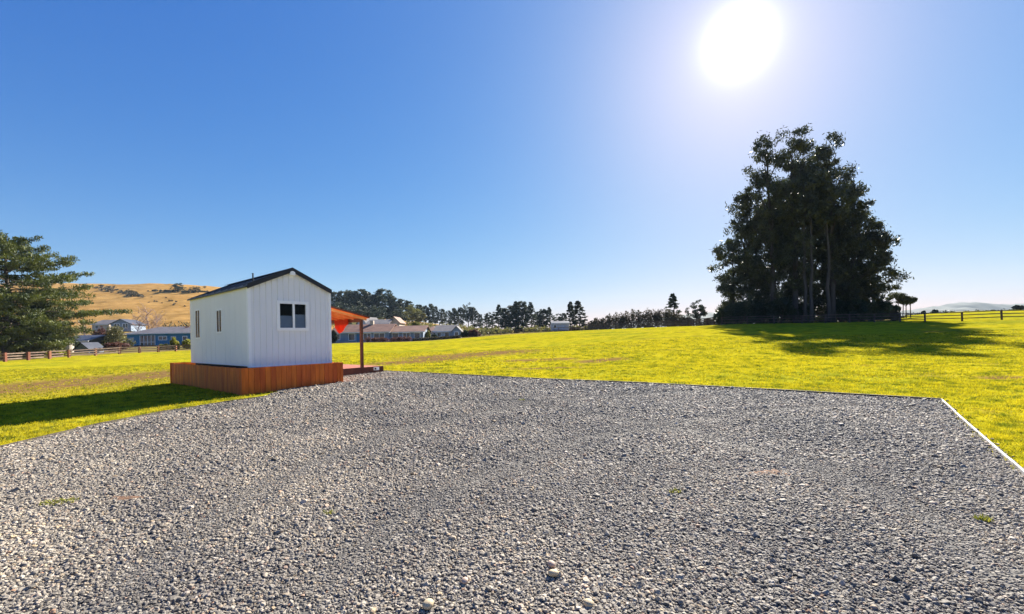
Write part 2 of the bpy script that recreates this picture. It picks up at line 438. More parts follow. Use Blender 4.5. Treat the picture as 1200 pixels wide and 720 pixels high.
# far blue hills on the right
def ridge(name, label, Y, line, depth, mat):
    pts = [(Y * ray(px, py)[0], up(px, py, Y)) for px, py in line]
    X = np.array([p[0] for p in pts]); Z = np.array([p[1] for p in pts])
    xx = np.linspace(X[0], X[-1], 160); zz = np.interp(xx, X, Z); zz = np.convolve(np.pad(zz, 6, 'edge'), np.ones(13) / 13, 'valid')
    zz = zz + 2.0 * np.sin(xx * .05) * np.sin(xx * .021 + 1) + 1.2 * np.sin(xx * .13)
    prof = [(-1.0, 0.0), (-.75, .22), (-.5, .5), (-.25, .82), (0, 1.0), (.3, .8), (1.0, .0)]
    v = []; f = []; n = len(prof)
    for i, x in enumerate(xx):
        for k, (d, h) in enumerate(prof):
            wob = .06 * math.sin(x * .03 + k * 1.7) * (0 < k < n - 1 and k != 4)
            v.append((x, Y + d * depth, 5 + (zz[i] - 5) * (h + wob)))
    for i in range(len(xx) - 1):
        for k in range(n - 1): f.append((i * n + k, (i + 1) * n + k, (i + 1) * n + k + 1, i * n + k + 1))
    o = MB().add(v, f).build(name, mat, smooth=True)
    return tag(o, label, 'hill', kind='structure')
M['far_forest'] = surf('far_forest', (.040, .055, .050), (.075, .09, .075), .012, .95, .5, .05)
ridge('far_hill', 'long low forested hill, blue with distance, at the right horizon', 1500,
      [(1035, 372), (1060, 364), (1085, 360.5), (1100, 358.5), (1120, 355), (1140, 354.3), (1158, 355), (1172, 357.5), (1185, 357.5), (1200, 355.5), (1260, 351), (1340, 356), (1420, 362)], 330, M['far_forest'])
ridge('far_hill', 'lower blue foothill in front of the long hill at the right horizon', 1120,
      [(1035, 372), (1056, 366), (1075, 362.5), (1100, 363), (1125, 361), (1150, 362), (1172, 364), (1200, 363.5), (1260, 362), (1340, 366)], 200, M['far_forest'])
ridge('far_hill', 'faint blue hill low between the hedge and the tall gum trees', 1400,
      [(700, 383), (760, 374), (795, 369.5), (812, 367.5), (835, 366.5), (870, 368), (930, 372), (1000, 376)], 260, M['far_forest'])

# ------------------------------------------------------------------ gravel pad
A = Vector((-7.81, 12.83, 0)); YAW = .685
UU = Vector((math.sin(YAW), math.cos(YAW), 0)); VV = Vector((-math.cos(YAW), math.sin(YAW), 0))
def local(x, y): return A + UU * x + VV * y
W, LEN = 2.55, 5.65
far_edge = [hit(1103, 470), hit(900, 458), hit(760, 450.5), hit(600, 443.5), hit(447, 435.5)]
deck_mouth = local(W + .1, 3.0)
left_edge = [hit(312, 466), hit(260, 473), hit(200, 482.5), hit(110, 500), hit(0, 526)]
p_near = left_edge[-1] + (left_edge[-1] - left_edge[-2]) * 3.0
r_dir = (hit(1200, 557) - far_edge[0]).normalized()
r_end = far_edge[0] + r_dir * 14
PAD = [(p.x, p.y) for p in far_edge] + [(deck_mouth.x, deck_mouth.y), (local(W * .5, .3).x, local(W * .5, .3).y)] + \
      [(p.x, p.y) for p in left_edge] + [(p_near.x, p_near.y), (-13, -9), (r_end.x, -9), (r_end.x, r_end.y)]
_pp = np.array(PAD)
def in_poly(X, Y, P=_pp):
    X = np.asarray(X); Y = np.asarray(Y); r = np.zeros(X.shape, bool); n = len(P)
    for i in range(n):
        x0, y0 = P[i]; x1, y1 = P[(i + 1) % n]
        c = ((y0 > Y) != (y1 > Y)) & (X < (x1 - x0) * (Y - y0) / (y1 - y0 + 1e-12) + x0)
        r ^= c
    return r
def gravel_sheet():
    m, N, L = material('gravel_bed')
    out = N.new('ShaderNodeOutputMaterial'); b = N.new('ShaderNodeBsdfPrincipled'); b.inputs['Roughness'].default_value = .9
    tc = N.new('ShaderNodeTexCoord'); vo = N.new('ShaderNodeTexVoronoi'); vo.inputs['Scale'].default_value = 34
    L.new(tc.outputs['Object'], vo.inputs['Vector'])
    sp = N.new('ShaderNodeSeparateColor'); L.new(vo.outputs['Color'], sp.inputs[0])
    rp = N.new('ShaderNodeValToRGB'); e = rp.color_ramp.elements
    for k, (p, c) in enumerate([(0, (.05, .047, .044)), (.45, (.105, .098, .09)), (.8, (.16, .148, .13)), (1, (.26, .24, .21))]):
        if k > 1: e.new(p)
        e[k].position = p; e[k].color = (*c, 1)
    L.new(sp.outputs[0], rp.inputs[0])
    nz = N.new('ShaderNodeTexNoise'); nz.inputs['Scale'].default_value = .8; nz.inputs['Detail'].default_value = 5
    L.new(tc.outputs['Object'], nz.inputs['Vector'])
    r2 = N.new('ShaderNodeValToRGB'); r2.color_ramp.elements[0].position = .35; r2.color_ramp.elements[1].position = .65
    r2.color_ramp.elements[0].color = (.75, .74, .76, 1); r2.color_ramp.elements[1].color = (1.1, 1.05, .98, 1)
    L.new(nz.outputs[0], r2.inputs[0])
    mx = N.new('ShaderNodeMixRGB'); mx.blend_type = 'MULTIPLY'; mx.inputs[0].default_value = 1
    L.new(rp.outputs[0], mx.inputs[1]); L.new(r2.outputs[0], mx.inputs[2]); L.new(mx.outputs[0], b.inputs['Base Color'])
    inv = N.new('ShaderNodeMath'); inv.operation = 'SUBTRACT'; inv.inputs[0].default_value = 1; L.new(vo.outputs['Distance'], inv.inputs[1])
    bp = N.new('ShaderNodeBump'); bp.inputs['Strength'].default_value = 1; bp.inputs['Distance'].default_value = .02
    L.new(inv.outputs[0], bp.inputs['Height']); L.new(bp.outputs[0], b.inputs['Normal'])
    L.new(b.outputs[0], out.inputs['Surface']); return m
bm = bmesh.new()
bm.faces.new([bm.verts.new((x, y, 0)) for x, y in PAD])
for k in range(-16, 14):
    bmesh.ops.bisect_plane(bm, geom=bm.verts[:] + bm.edges[:] + bm.faces[:], plane_co=(k, 0, 0), plane_no=(1, 0, 0))
for k in range(-9, 24):
    bmesh.ops.bisect_plane(bm, geom=bm.verts[:] + bm.edges[:] + bm.faces[:], plane_co=(0, k, 0), plane_no=(0, 1, 0))
for v in bm.verts: v.co.z = gz(v.co.x, v.co.y) + .012
me = bpy.data.meshes.new('gravel_pad'); bm.to_mesh(me); bm.free()
me.materials.append(gravel_sheet())
tag(link('gravel_pad', me), 'wide grey gravel parking pad in the foreground', 'gravel pad', kind='structure')

# loose stones lying on the pad: real stones, set out on points
def stone_material():
    m, N, L = material('stones')
    out = N.new('ShaderNodeOutputMaterial'); b = N.new('ShaderNodeBsdfPrincipled'); b.inputs['Roughness'].default_value = .75
    b.inputs['Specular IOR Level'].default_value = .3
    oi = N.new('ShaderNodeObjectInfo'); rp = N.new('ShaderNodeValToRGB'); e = rp.color_ramp.elements
    stops = [(0, (.12, .110, .098)), (.2, (.19, .173, .148)), (.45, (.265, .240, .205)), (.68, (.34, .310, .262)), (.84, (.42, .382, .322)), (.91, (.38, .29, .18)), (.95, (.52, .48, .42)), (1, (.36, .22, .14))]
    while len(e) < len(stops): e.new(.5)
    for k, (p, c) in enumerate(stops): e[k].position = p; e[k].color = (*c, 1)
    L.new(oi.outputs['Random'], rp.inputs[0])
    tc = N.new('ShaderNodeTexCoord'); nz = N.new('ShaderNodeTexNoise'); nz.inputs['Scale'].default_value = 3; nz.inputs['Detail'].default_value = 4
    L.new(tc.outputs['Object'], nz.inputs['Vector'])
    mr = N.new('ShaderNodeMapRange'); mr.inputs['To Min'].default_value = .7; mr.inputs['To Max'].default_value = 1.3; L.new(nz.outputs[0], mr.inputs[0])
    hs = N.new('ShaderNodeHueSaturation'); L.new(rp.outputs[0], hs.inputs['Color']); L.new(mr.outputs[0], hs.inputs['Value'])
    # broad patches: washed pale and warm here, darker and cooler there
    ge = N.new('ShaderNodeNewGeometry'); n2 = N.new('ShaderNodeTexNoise'); n2.inputs['Scale'].default_value = .55; n2.inputs['Detail'].default_value = 4
    L.new(ge.outputs['Position'], n2.inputs['Vector'])
    r2 = N.new('ShaderNodeValToRGB'); r2.color_ramp.elements[0].position = .36; r2.color_ramp.elements[1].position = .62
    r2.color_ramp.elements[0].color = (.66, .64, .63, 1); r2.color_ramp.elements[1].color = (1.08, 1.02, .93, 1); L.new(n2.outputs[0], r2.inputs[0])
    mx = N.new('ShaderNodeMixRGB'); mx.blend_type = 'MULTIPLY'; mx.inputs[0].default_value = 1
    L.new(hs.outputs[0], mx.inputs[1]); L.new(r2.outputs[0], mx.inputs[2])
    L.new(mx.outputs[0], b.inputs['Base Color']); L.new(b.outputs[0], out.inputs['Surface']); return m
M['stone'] = stone_material()
TRACKS = [[hit(90, 740), hit(210, 640), hit(330, 560), hit(470, 505), hit(640, 470), hit(800, 460)], [hit(330, 740), hit(420, 650), hit(540, 570), hit(690, 515), hit(860, 485), hit(1000, 475)],
          [hit(1190, 690), hit(1090, 610), hit(960, 550), hit(800, 505), hit(600, 470)]]     # worn wheel paths
def gravel_points():
    P = []; S = []
    for y0, y1, dens, rad in [(1.2, 3.2, 6800, .0077), (3.2, 5.0, 5600, .0082), (5.0, 7.5, 3200, .0106), (7.5, 11, 2000, .0130), (11, 22, 900, .0180)]:
        xm = 1.30 * y1 + 1.0; n = int(2 * xm * (y1 - y0) * dens)
        X = rng.uniform(-xm, xm, n); Y = rng.uniform(y0, y1, n)
        lump = .5 + .5 * np.sin(X * 1.7 + 2 * np.sin(Y * 1.1)) * np.sin(Y * 2.3 + X * .6)
        k = (np.abs(X) < 1.30 * Y + 1.0) & in_poly(X + rng.normal(0, .035, n), Y + rng.normal(0, .035, n)) & (rng.random(n) < .78 + .22 * lump)
        lx = (X - A.x) * UU.x + (Y - A.y) * UU.y; ly = (X - A.x) * VV.x + (Y - A.y) * VV.y
        k &= ~((lx > -.4) & (lx < W + .15) & (ly > -.56))
        X, Y = X[k], Y[k]
        r = rad * np.exp(rng.normal(0, .34, len(X)))
        tr_ = np.zeros(len(X))
        for tp in TRACKS: tr_ = np.maximum(tr_, patch(X, Y, tp, .22))
        keep = rng.random(len(X)) > tr_ * .35
        X, Y, r = X[keep], Y[keep], (r * (1 - .35 * tr_))[keep]
        P.append(np.stack([X, Y, ground(X, Y) + .012 + r * rng.uniform(.0, .5, len(X))], 1)); S.append(r)
    return np.concatenate(P), np.concatenate(S)
GP, GS = gravel_points()
print('stones', len(GP))
def gravel_nodes():
    g = bpy.data.node_groups.new('lay_stones', 'GeometryNodeTree')
    g.interface.new_socket('Geometry', in_out='INPUT', socket_type='NodeSocketGeometry')
    g.interface.new_socket('Geometry', in_out='OUTPUT', socket_type='NodeSocketGeometry')
    N, L = g.nodes, g.links
    gi = N.new('NodeGroupInput'); go = N.new('NodeGroupOutput')
    join = N.new('GeometryNodeJoinGeometry')
    for k in range(7):
        ico = N.new('GeometryNodeMeshIcoSphere'); ico.inputs['Radius'].default_value = 1; ico.inputs['Subdivisions'].default_value = 2
        nz = N.new('ShaderNodeTexNoise'); nz.noise_dimensions = '4D'; nz.inputs['W'].default_value = k * 3.7; nz.inputs['Scale'].default_value = .9; nz.inputs['Detail'].default_value = 1
        sub = N.new('ShaderNodeVectorMath'); sub.operation = 'SUBTRACT'; sub.inputs[1].default_value = (.5, .5, .5)
        L.new(nz.outputs['Color'], sub.inputs[0])
        scl = N.new('ShaderNodeVectorMath'); scl.operation = 'SCALE'; scl.inputs['Scale'].default_value = 1.7; L.new(sub.outputs[0], scl.inputs[0])
        sp = N.new('GeometryNodeSetPosition'); L.new(ico.outputs['Mesh'], sp.inputs['Geometry']); L.new(scl.outputs[0], sp.inputs['Offset'])
        tf = N.new('GeometryNodeTransform'); tf.inputs['Scale'].default_value = (1.15, .85 + .04 * k, .62 + .05 * (k % 3)); L.new(sp.outputs[0], tf.inputs['Geometry'])
        sm = N.new('GeometryNodeSetMaterial'); sm.inputs['Material'].default_value = M['stone']; L.new(tf.outputs[0], sm.inputs['Geometry'])
        gtoi = N.new('GeometryNodeGeometryToInstance'); L.new(sm.outputs[0], gtoi.inputs[0]); L.new(gtoi.outputs[0], join.inputs[0])
    iop = N.new('GeometryNodeInstanceOnPoints'); iop.inputs['Pick Instance'].default_value = True
    rv = N.new('FunctionNodeRandomValue'); rv.data_type = 'FLOAT_VECTOR'
    rv.inputs['Min'].default_value = (-.5, -.5, 0); rv.inputs['Max'].default_value = (.5, .5, 6.28)
    na = N.new('GeometryNodeInputNamedAttribute'); na.data_type = 'FLOAT'; na.inputs['Name'].default_value = 'size'
    L.new(gi.outputs[0], iop.inputs['Points']); L.new(join.outputs[0], iop.inputs['Instance'])
    L.new(rv.outputs[0], iop.inputs['Rotation'])
    L.new([s for s in na.outputs if s.enabled and s.name == 'Attribute'][0], iop.inputs['Scale'])
    L.new(iop.outputs[0], go.inputs[0]); return g
me = bpy.data.meshes.new('gravel')
me.vertices.add(len(GP)); me.vertices.foreach_set('co', GP.astype(np.float32).ravel())
a_ = me.attributes.new('size', 'FLOAT', 'POINT'); a_.data.foreach_set('value', GS.astype(np.float32))
me.materials.append(M['stone']); me.update()
gravel = link('gravel', me); tag(gravel, 'loose crushed grey stones covering the parking pad', 'gravel', kind='stuff')
md = gravel.modifiers.new('lay_stones', 'NODES'); md.node_group = gravel_nodes()

# ------------------------------------------------------------------ short grass by the pad
def grass_material():
    m = surf('grass_blades', (.12, .15, .020), (.43, .375, .022), 2.6, .75, contrast=(.36, .56), detail=9, translucent=.5, spec=.15, tcol=(1.1, 1.05, .5))
    return m
M['blade'] = grass_material()
def grass_blades():
    out = []
    for y0, y1, dens, h, w, nb in [(2.5, 7, 420, .050, .0045, 7), (7, 12, 230, .052, .007, 7), (12, 20, 80, .060, .012, 6), (20, 36, 22, .070, .022, 6)]:
        xm = 1.32 * y1 + 2; n = int(2 * xm * (y1 - y0) * dens)
        X = rng.uniform(-xm, xm, n); Y = rng.uniform(y0, y1, n)
        k = (np.abs(X) < 1.30 * Y + 1.5) & ~in_poly(X + rng.normal(0, .05, n), Y + rng.normal(0, .05, n))
        lx = (X - A.x) * UU.x + (Y - A.y) * UU.y; ly = (X - A.x) * VV.x + (Y - A.y) * VV.y
        k &= ~((lx > -.4) & (lx < W + 3.05) & (ly > -.56) & (ly < 7.3))
        lump = np.sin(X * 2.1 + np.sin(Y * 1.7)) * np.sin(Y * 2.6 + .7 * X)
        k &= rng.random(n) < .62 + .38 * lump
        b = np.zeros(n)
        for pts, wd in BARE: b = np.maximum(b, patch(X, Y, pts, wd))
        k &= rng.random(n) > b * .85
        X, Y = X[k], Y[k]; n = len(X)
        Z = ground(X, Y)
        for _ in range(nb):
            ang = rng.uniform(0, 6.283, n); lean = rng.uniform(.1, 1.0, n) * h
            hh = h * rng.uniform(.45, 1.15, n)
            bx = X + rng.normal(0, .025 + w, n); by = Y + rng.normal(0, .025 + w, n)
            wx, wy = np.cos(ang) * w * rng.uniform(.6, 1.3, n), np.sin(ang) * w
            d = rng.uniform(0, 6.283, n)
            V = np.empty((n, 3, 3))
            V[:, 0] = np.stack([bx - wx, by - wy, Z - .004], 1); V[:, 1] = np.stack([bx + wx, by + wy, Z - .004], 1)
            V[:, 2] = np.stack([bx + np.cos(d) * lean, by + np.sin(d) * lean, Z + hh], 1)
            out.append(V.reshape(-1, 3))
    return np.concatenate(out)
gb = grass_blades()
tag(link('grass', fast_mesh('grass', gb, 3, M['blade'])), 'short yellow-green grass blades round the gravel pad', 'grass', kind='stuff')

# ------------------------------------------------------------------ edging boards
def edging(points, label, mat, wdt, hgt, seg):
    t = thing('garden_edging', label, 'edging', points[0])
    for a, b in zip(points[:-1], points[1:]):
        l = (b - a).length; n = max(1, round(l / seg))
        for i in range(n):
            p = a.lerp(b, i / n); q = a.lerp(b, (i + 1) / n)
            p.z = gz(p.x, p.y); q.z = gz(q.x, q.y)
            d = (q - p); d.normalize(); s = Vector((-d.y, d.x, 0)) * wdt / 2; g = d * .006
            j = random.uniform(-.006, .006)
            pts = [p + g - s, p + g + s, q - g + s, q - g - s]
            MB().prism([tuple(v + Vector((0, 0, -.06)) - points[0]) for v in pts], (0, 0, .06 + hgt + j)).build('edging_board', mat, t)
    return t
edging(far_edge, 'dark weathered timber edging between the gravel and the far field', M['edging_dark'], .05, .055, 2.4)
edging(left_edge + [p_near], 'dark timber edging along the grass strip by the cabin', M['edging_dark'], .05, .045, 2.4)
edging([far_edge[0], r_end], 'pale white edging strip along the right side of the gravel', M['edging_pale'], .026, .045, 1.8)

# ------------------------------------------------------------------ leaves, trunks
def ball(n, r):
    d = rng.normal(size=(n, 3)); d /= np.linalg.norm(d, axis=1)[:, None]
    return d * (rng.random(n) ** (1 / 2.2))[:, None] * np.asarray(r)
def leaves(P, size, lift=0.0, aspect=.5, out_from=None):
    """diamond leaf sprays centred on the points P"""
    n = len(P); a = rng.normal(size=(n, 3)); a[:, 2] += lift
    if out_from is not None:
        o = P - np.asarray(out_from); o /= np.linalg.norm(o, axis=1)[:, None] + 1e-6; a += o * 1.1
    a /= np.linalg.norm(a, axis=1)[:, None]
    b = np.cross(a, rng.normal(size=(n, 3))); b /= np.linalg.norm(b, axis=1)[:, None] + 1e-9
    s = size * rng.uniform(.55, 1.35, n)[:, None]
    V = np.empty((n, 4, 3)); V[:, 0] = P - a * s; V[:, 1] = P + b * s * aspect + a * s * .1; V[:, 2] = P + a * s; V[:, 3] = P - b * s * aspect + a * s * .1
    return V.reshape(-1, 3)
def clumps(centres, radii, per, size, lift=0, aspect=.5, feather=False):
    P = []
    for c, r in zip(centres, radii):
        r = np.asarray(r, float) * np.ones(3)
        k = max(6, int(per * rng.uniform(.7, 1.3)))
        P.append(np.asarray(c) + (rng.normal(0, .39, (k, 3)) * r if feather else ball(k, r)))
    return leaves(np.concatenate(P), size, lift, aspect)
def limb(mb, p0, p1, r0, r1, sag=0.0, sides=6, n=4, wob=.05):
    p0, p1 = Vector(p0), Vector(p1); pts = []; rr = []
    jig = (p1 - p0).length * wob
    for i in range(n + 1):
        t = i / n; p = p0.lerp(p1, t); p.z += sag * math.sin(math.pi * t)
        if 0 < i < n: p += Vector((random.uniform(-jig, jig), random.uniform(-jig, jig), random.uniform(-jig, jig) * .5))
        pts.append(p); rr.append(r0 + (r1 - r0) * t)
    mb.tube(pts, rr, sides); return pts

# ------------------------------------------------------------------ the cabin
cab = thing('cabin', 'small white gabled cabin with black roof trim standing on orange boards', 'cabin', A, math.pi / 2 - YAW)
ZF, ZE, ZA = .80, 3.18, 3.78                                 # floor, eaves, apex of the wall
T = .10
slope = (ZA - ZE) / (W / 2)
wx0, wx1, wz0, wz1 = .85, 1.73, 1.92, 2.75                   # gable window opening
def gable_wall(y0, y1, mat, name, hole=True):
    mb = MB(); d = (0, y1 - y0, 0)
    def P(*q): mb.prism([(x, y0, z) for x, z in q], d)
    if hole:
        P((0, ZF), (wx0, ZF), (wx0, ZE + slope * wx0), (0, ZE))
        P((wx1, ZF), (W, ZF), (W, ZE), (wx1, ZE + slope * (W - wx1)))
        P((wx0, ZF), (wx1, ZF), (wx1, wz0), (wx0, wz0))
        P((wx0, wz1), (wx1, wz1), (wx1, ZE + slope * (W - wx1)), (W / 2, ZA), (wx0, ZE + slope * wx0))
    else: P((0, ZF), (W, ZF), (W, ZE), (W / 2, ZA), (0, ZE))
    return mb.build(name, mat, cab)
gw = gable_wall(0, T, M['white_steel'], 'gable_wall')
gable_wall(LEN - T, LEN, M['white_steel'], 'gable_wall', False)
# long side with two tall slim windows
SIDE = [(2.25, 2.72, 1.88, 2.62), (4.50, 5.0, 1.72, 2.74)]  # openings along the length, and their heights
def side_wall(x0, x1, holes):
    mb = MB(); ycur = T + .001
    for a, b, z0, z1 in holes:
        mb.box(x0, x1, ycur, a, ZF, ZE); mb.box(x0, x1, a, b, ZF, z0); mb.box(x0, x1, a, b, z1, ZE); ycur = b
    mb.box(x0, x1, ycur, LEN - T - .001, ZF, ZE)
    return mb.build('side_wall', M['white_panel'], cab)
sw = side_wall(0, T, SIDE)
side_wall(W - T, W, [])
MB().box(T + .01, W - T - .01, T + .01, LEN - T - .01, ZF - .1, ZF).build('floor', M['room_dark'], cab)
MB().box(T + .01, W - T - .01, 2.1, 2.16, ZF + .005, ZE - .1).build('room_divider', M['room_dark'], cab)
# ribs of the cladding, each a folded strip of steel
def rib_mesh(z0, z1, w=.04, h=.024):
    q = [(-w / 2, 0), (-w * .28, -h), (w * .28, -h), (w / 2, 0)]
    mb = MB(); mb.prism([(x, y, z0) for x, y in q][::-1], (0, 0, z1 - z0)); return mb
nr = 15
for k in range(1, nr):
    x = W * k / nr
    ztop = ZE + slope * min(x, W - x) - .03
    spans = [(ZF + .004, ztop)]
    if wx0 - .07 < x < wx1 + .07: spans = [(ZF + .004, wz0 - .065), (wz1 + .065, ztop)]
    for z0, z1 in spans:
        o = rib_mesh(z0, z1).build('cladding_rib', M['white_steel'], gw); o.location = (x, -.001, 0)
for k in range(1, 12):
    y = .12 + (LEN - .12) * k / 12
    if any(a - .1 < y < b + .1 for a, b, _, _ in SIDE): continue
    o = rib_mesh(ZF + .004, ZE - .02, .018, .004).build('panel_joint', M['white_panel'], sw)
    o.rotation_euler = (0, 0, -math.pi / 2); o.location = (-.001, y, 0)
# corner flashings
for x, y in ((0, 0), (W, 0)):
    s = -1 if x == 0 else 1
    mb = MB(); x_out = x + s * .012
    mb.box(min(x_out, x - s * .07), max(x_out, x - s * .07), -.024, -.0015, ZF - .03, ZE - .01)
    mb.box(min(x_out, x + s * .0015), max(x_out, x + s * .0015), -.0012, .09, ZF - .03, ZE - .01)
    mb.build('corner_flashing', M['white_frame'], cab)
MB().box(-.012, W + .012, -.028, -.0022, ZF - .035, ZF + .003).build('base_flashing', M['white_frame'], cab)
# gable window: white frame, two panes, a half-height blind behind
wf = MB()
fo, fi = .055, .035
for (a, b, c, d) in [(wx0 - fo, wx1 + fo, wz1 - fi, wz1 + fo), (wx0 - fo, wx1 + fo, wz0 - fo, wz0 + fi), (wx0 - fo, wx0 + fi, wz0 + fi, wz1 - fi), (wx1 - fi, wx1 + fo, wz0 + fi, wz1 - fi)]:
    wf.box(a, b, -.045, .03, c, d)
win = wf.build('window', M['white_frame'], cab); tag(win, 'white framed two-pane sliding window in the gable')
xm = (wx0 + wx1) / 2 + .02
MB().box(xm - .032, xm + .032, -.040, .028, wz0 + fi, wz1 - fi).build('mullion', M['white_frame'], win)
MB().box(wx0 + fi, xm - .032, -.006, .0, wz0 + fi, wz1 - fi).build('pane', M['glass'], win)
MB().box(xm + .032, wx1 - fi, .008, .014, wz0 + fi, wz1 - fi).build('pane', M['glass'], win)
MB().box(wx0 + .002, xm - .002, .045, .052, wz0 + .001, wz0 + .42).build('blind', M['blind'], win)
MB().box(xm + .002, wx1 - .002, .045, .052, wz0 + .001, wz0 + .47).build('blind', M['blind'], win)
for a, b, z0, z1 in SIDE:
    mb = MB()
    for (c, d, e, f) in [(a - .03, b + .03, z1 - .02, z1 + .03), (a - .03, b + .03, z0 - .03, z0 + .02), (a - .03, a + .025, z0 + .02, z1 - .02), (b - .025, b + .03, z0 + .02, z1 - .02)]:
        mb.box(-.012, .03, c, d, e, f)
    o = mb.build('window', M['white_frame'], cab); tag(o, 'tall slim window in the long white side wall')
    MB().box(-.008, .02, (a + b) / 2 - .025, (a + b) / 2 + .025, z0 + .02, z1 - .02).build('mullion', M['white_frame'], o)
    for c, d in ((a + .025, (a + b) / 2 - .025), ((a + b) / 2 + .025, b - .025)):
        MB().box(-.004, .002, c, d, z0 + .02, z1 - .02).build('pane', M['glass'], o)
# roof: two sheets with ribs, ridge cap, black barge boards
OV, EV = .07, .03
def roof_side(s):
    xe = -EV if s < 0 else W + EV
    ze = ZE - slope * EV + .02; zr = ZA + .02
    mb = MB(); mb.prism([(xe, -OV, ze), (W / 2, -OV, zr), (W / 2, -OV, zr + .03), (xe, -OV, ze + .03)], (0, LEN + 2 * OV, 0))
    o = mb.build('roof_sheet', M['black_steel'], cab)
    d = Vector((W / 2 - xe, 0, zr - ze)).normalized(); nrm = Vector((-d.z, 0, d.x)) if s < 0 else Vector((-d.z, 0, d.x)) * -1
    if nrm.z < 0: nrm = -nrm
    for k in range(9):
        y = .25 + k * (LEN - .5) / 8
        p = Vector((xe, y, ze + .03)); q = Vector((W / 2, y, zr + .03))
        MB().prism([tuple(p + Vector((0, -.02, 0))), tuple(q + Vector((0, -.02, 0))), tuple(q + Vector((0, .02, 0))), tuple(p + Vector((0, .02, 0)))], tuple(nrm * .015)).build('roof_rib', M['black_steel'], o)
    # barge board at the front gable
    mb = MB(); mb.prism([(xe - .01, -OV - .026, ze - .075), (W / 2, -OV - .026, zr - .075), (W / 2, -OV - .026, zr + .075), (xe - .01, -OV - .026, ze + .075)], (0, .024, 0))
    mb.build('barge_board', M['black_steel'], cab)
for s in (-1, 1): roof_side(s)
MB().prism([(W / 2 - .16, -OV, ZA + .02), (W / 2, -OV, ZA + .095), (W / 2 + .16, -OV, ZA + .02), (W / 2, -OV, ZA + .075)], (0, LEN + 2 * OV, 0)).build('ridge_cap', M['black_steel'], cab)
MB().prism([(W / 2 - .09, -OV - .032, ZA - .15), (W / 2 + .09, -OV - .032, ZA - .15), (W / 2 + .07, -OV - .032, ZA - .045), (W / 2, -OV - .032, ZA - .02), (W / 2 - .07, -OV - .032, ZA - .045)], (0, .10, 0)).build('ridge_plate', M['white_frame'], cab)
# gutter along the left eaves, vent pipe on the roof
MB().box(-.075, -.034, -OV, LEN + OV, ZE - .03, ZE + .012).build('gutter', M['black_steel'], cab)
vp = MB(); zv = ZE + slope * .35
vp.tube([(.35, .55, zv - .05), (.35, .55, zv + .30)], [.02, .02], 10)
vpo = vp.build('vent_pipe', M['black_steel'], cab)
MB().tube([(.35, .55, zv + .30), (.35, .55, zv + .32)], [.03, .028], 10).build('cap', M['black_steel'], vpo)

# ------------------------------------------------------------------ boards round the cabin's base
sk = thing('cabin_skirting', 'orange stained upright boards boxing in the base of the white cabin', 'skirting', A, math.pi / 2 - YAW)
SX0, SX1, SY0, SY1, ZS = -.35, W + .07, -.50, 6.75, .785
def skirt_run(p0, p1, n, out):
    for i in range(n):
        a = Vector(p0).lerp(Vector(p1), i / n); b = Vector(p0).lerp(Vector(p1), (i + 1) / n)
        d = (b - a).normalized() * .004; o = Vector(out) * (.022 + random.uniform(-.002, .003))
        wa, wb = local(a.x, a.y), local(b.x, b.y)
        z0 = min(gz(wa.x, wa.y), gz(wb.x, wb.y)) - .05
        zt = ZS + random.uniform(-.006, .004)
        MB().prism([(a.x + d.x, a.y + d.y, z0), (b.x - d.x, b.y - d.y, z0), (b.x - d.x, b.y - d.y, zt), (a.x + d.x, a.y + d.y, zt)], tuple(o)).build('skirting_board', M['skirt_wood'], sk)
skirt_run((SX0, SY0, 0), (SX1, SY0, 0), 20, (0, -1, 0))
skirt_run((SX0, SY1, 0), (SX0, SY0, 0), 48, (-1, 0, 0))
skirt_run((SX1, SY0, 0), (SX1, 1.4, 0), 13, (1, 0, 0))
skirt_run((SX0, SY1, 0), (SX1, SY1, 0), 20, (0, 1, 0))
for x, y in ((SX0, SY0), (SX1, SY0), (SX0, SY1)):
    w_ = local(x, y)
    MB().box(x - .045, x + .045, y - .045, y + .045, gz(w_.x, w_.y) - .05, ZS + .004).build('corner_post', M['skirt_wood'], sk)
mb = MB(); mb.box(SX0 + .05, SX1 - .05, SY0 + .002, SY0 + .05, .1, .75); mb.box(SX0 + .002, SX0 + .048, SY0 + .06, SY1 - .06, .1, .75)
mb.build('inner_bearer', M['dark_wood'], sk)

# ------------------------------------------------------------------ porch: low deck, post, sloping orange roof
po = thing('porch', 'reddish low deck with one brown post and sloping orange roof beside cabin', 'porch', A, math.pi / 2 - YAW)
ZD, PY0, PY1, PX1 = .43, 1.5, 5.0, W + 3.0
n = 24
for i in range(n):
    a, b = PY0 + (PY1 - PY0) * i / n, PY0 + (PY1 - PY0) * (i + 1) / n
    MB().box(SX1 + .06, PX1, a + .003, b - .003, ZD - .035, ZD).build('deck_board', M['deck_wood'], po)
MB().box(SX1 + .06, PX1, PY0 - .045, PY0 - .003, .0, ZD - .002).build('deck_fascia', M['dark_wood'], po)
MB().box(PX1 + .003, PX1 + .045, PY0 - .045, PY1, .0, ZD - .002).build('deck_fascia', M['dark_wood'], po)
dl = MB().box(PX1 - .42, PX1 - .18, PY0 - .075, PY0 - .048, .28, .40).build('step_light', M['white_frame'], po)
MB().box(PX1 - .40, PX1 - .32, PY0 - .085, PY0 - .0755, .30, .38).build('lens', M['far_glass'], dl)
PXP = W + 2.12
def zr_(x): return 2.93 - .225 * (x - W)
for y in (PY0 + .06, PY1 - .1):
    MB().box(PXP - .05, PXP + .05, y - .05, y + .05, ZD, zr_(PXP) - .19).build('post', M['dark_wood'], po)
MB().box(PXP - .045, PXP + .045, PY0, PY1, zr_(PXP) - .19, zr_(PXP) - .045).build('beam', M['dark_wood'], po)
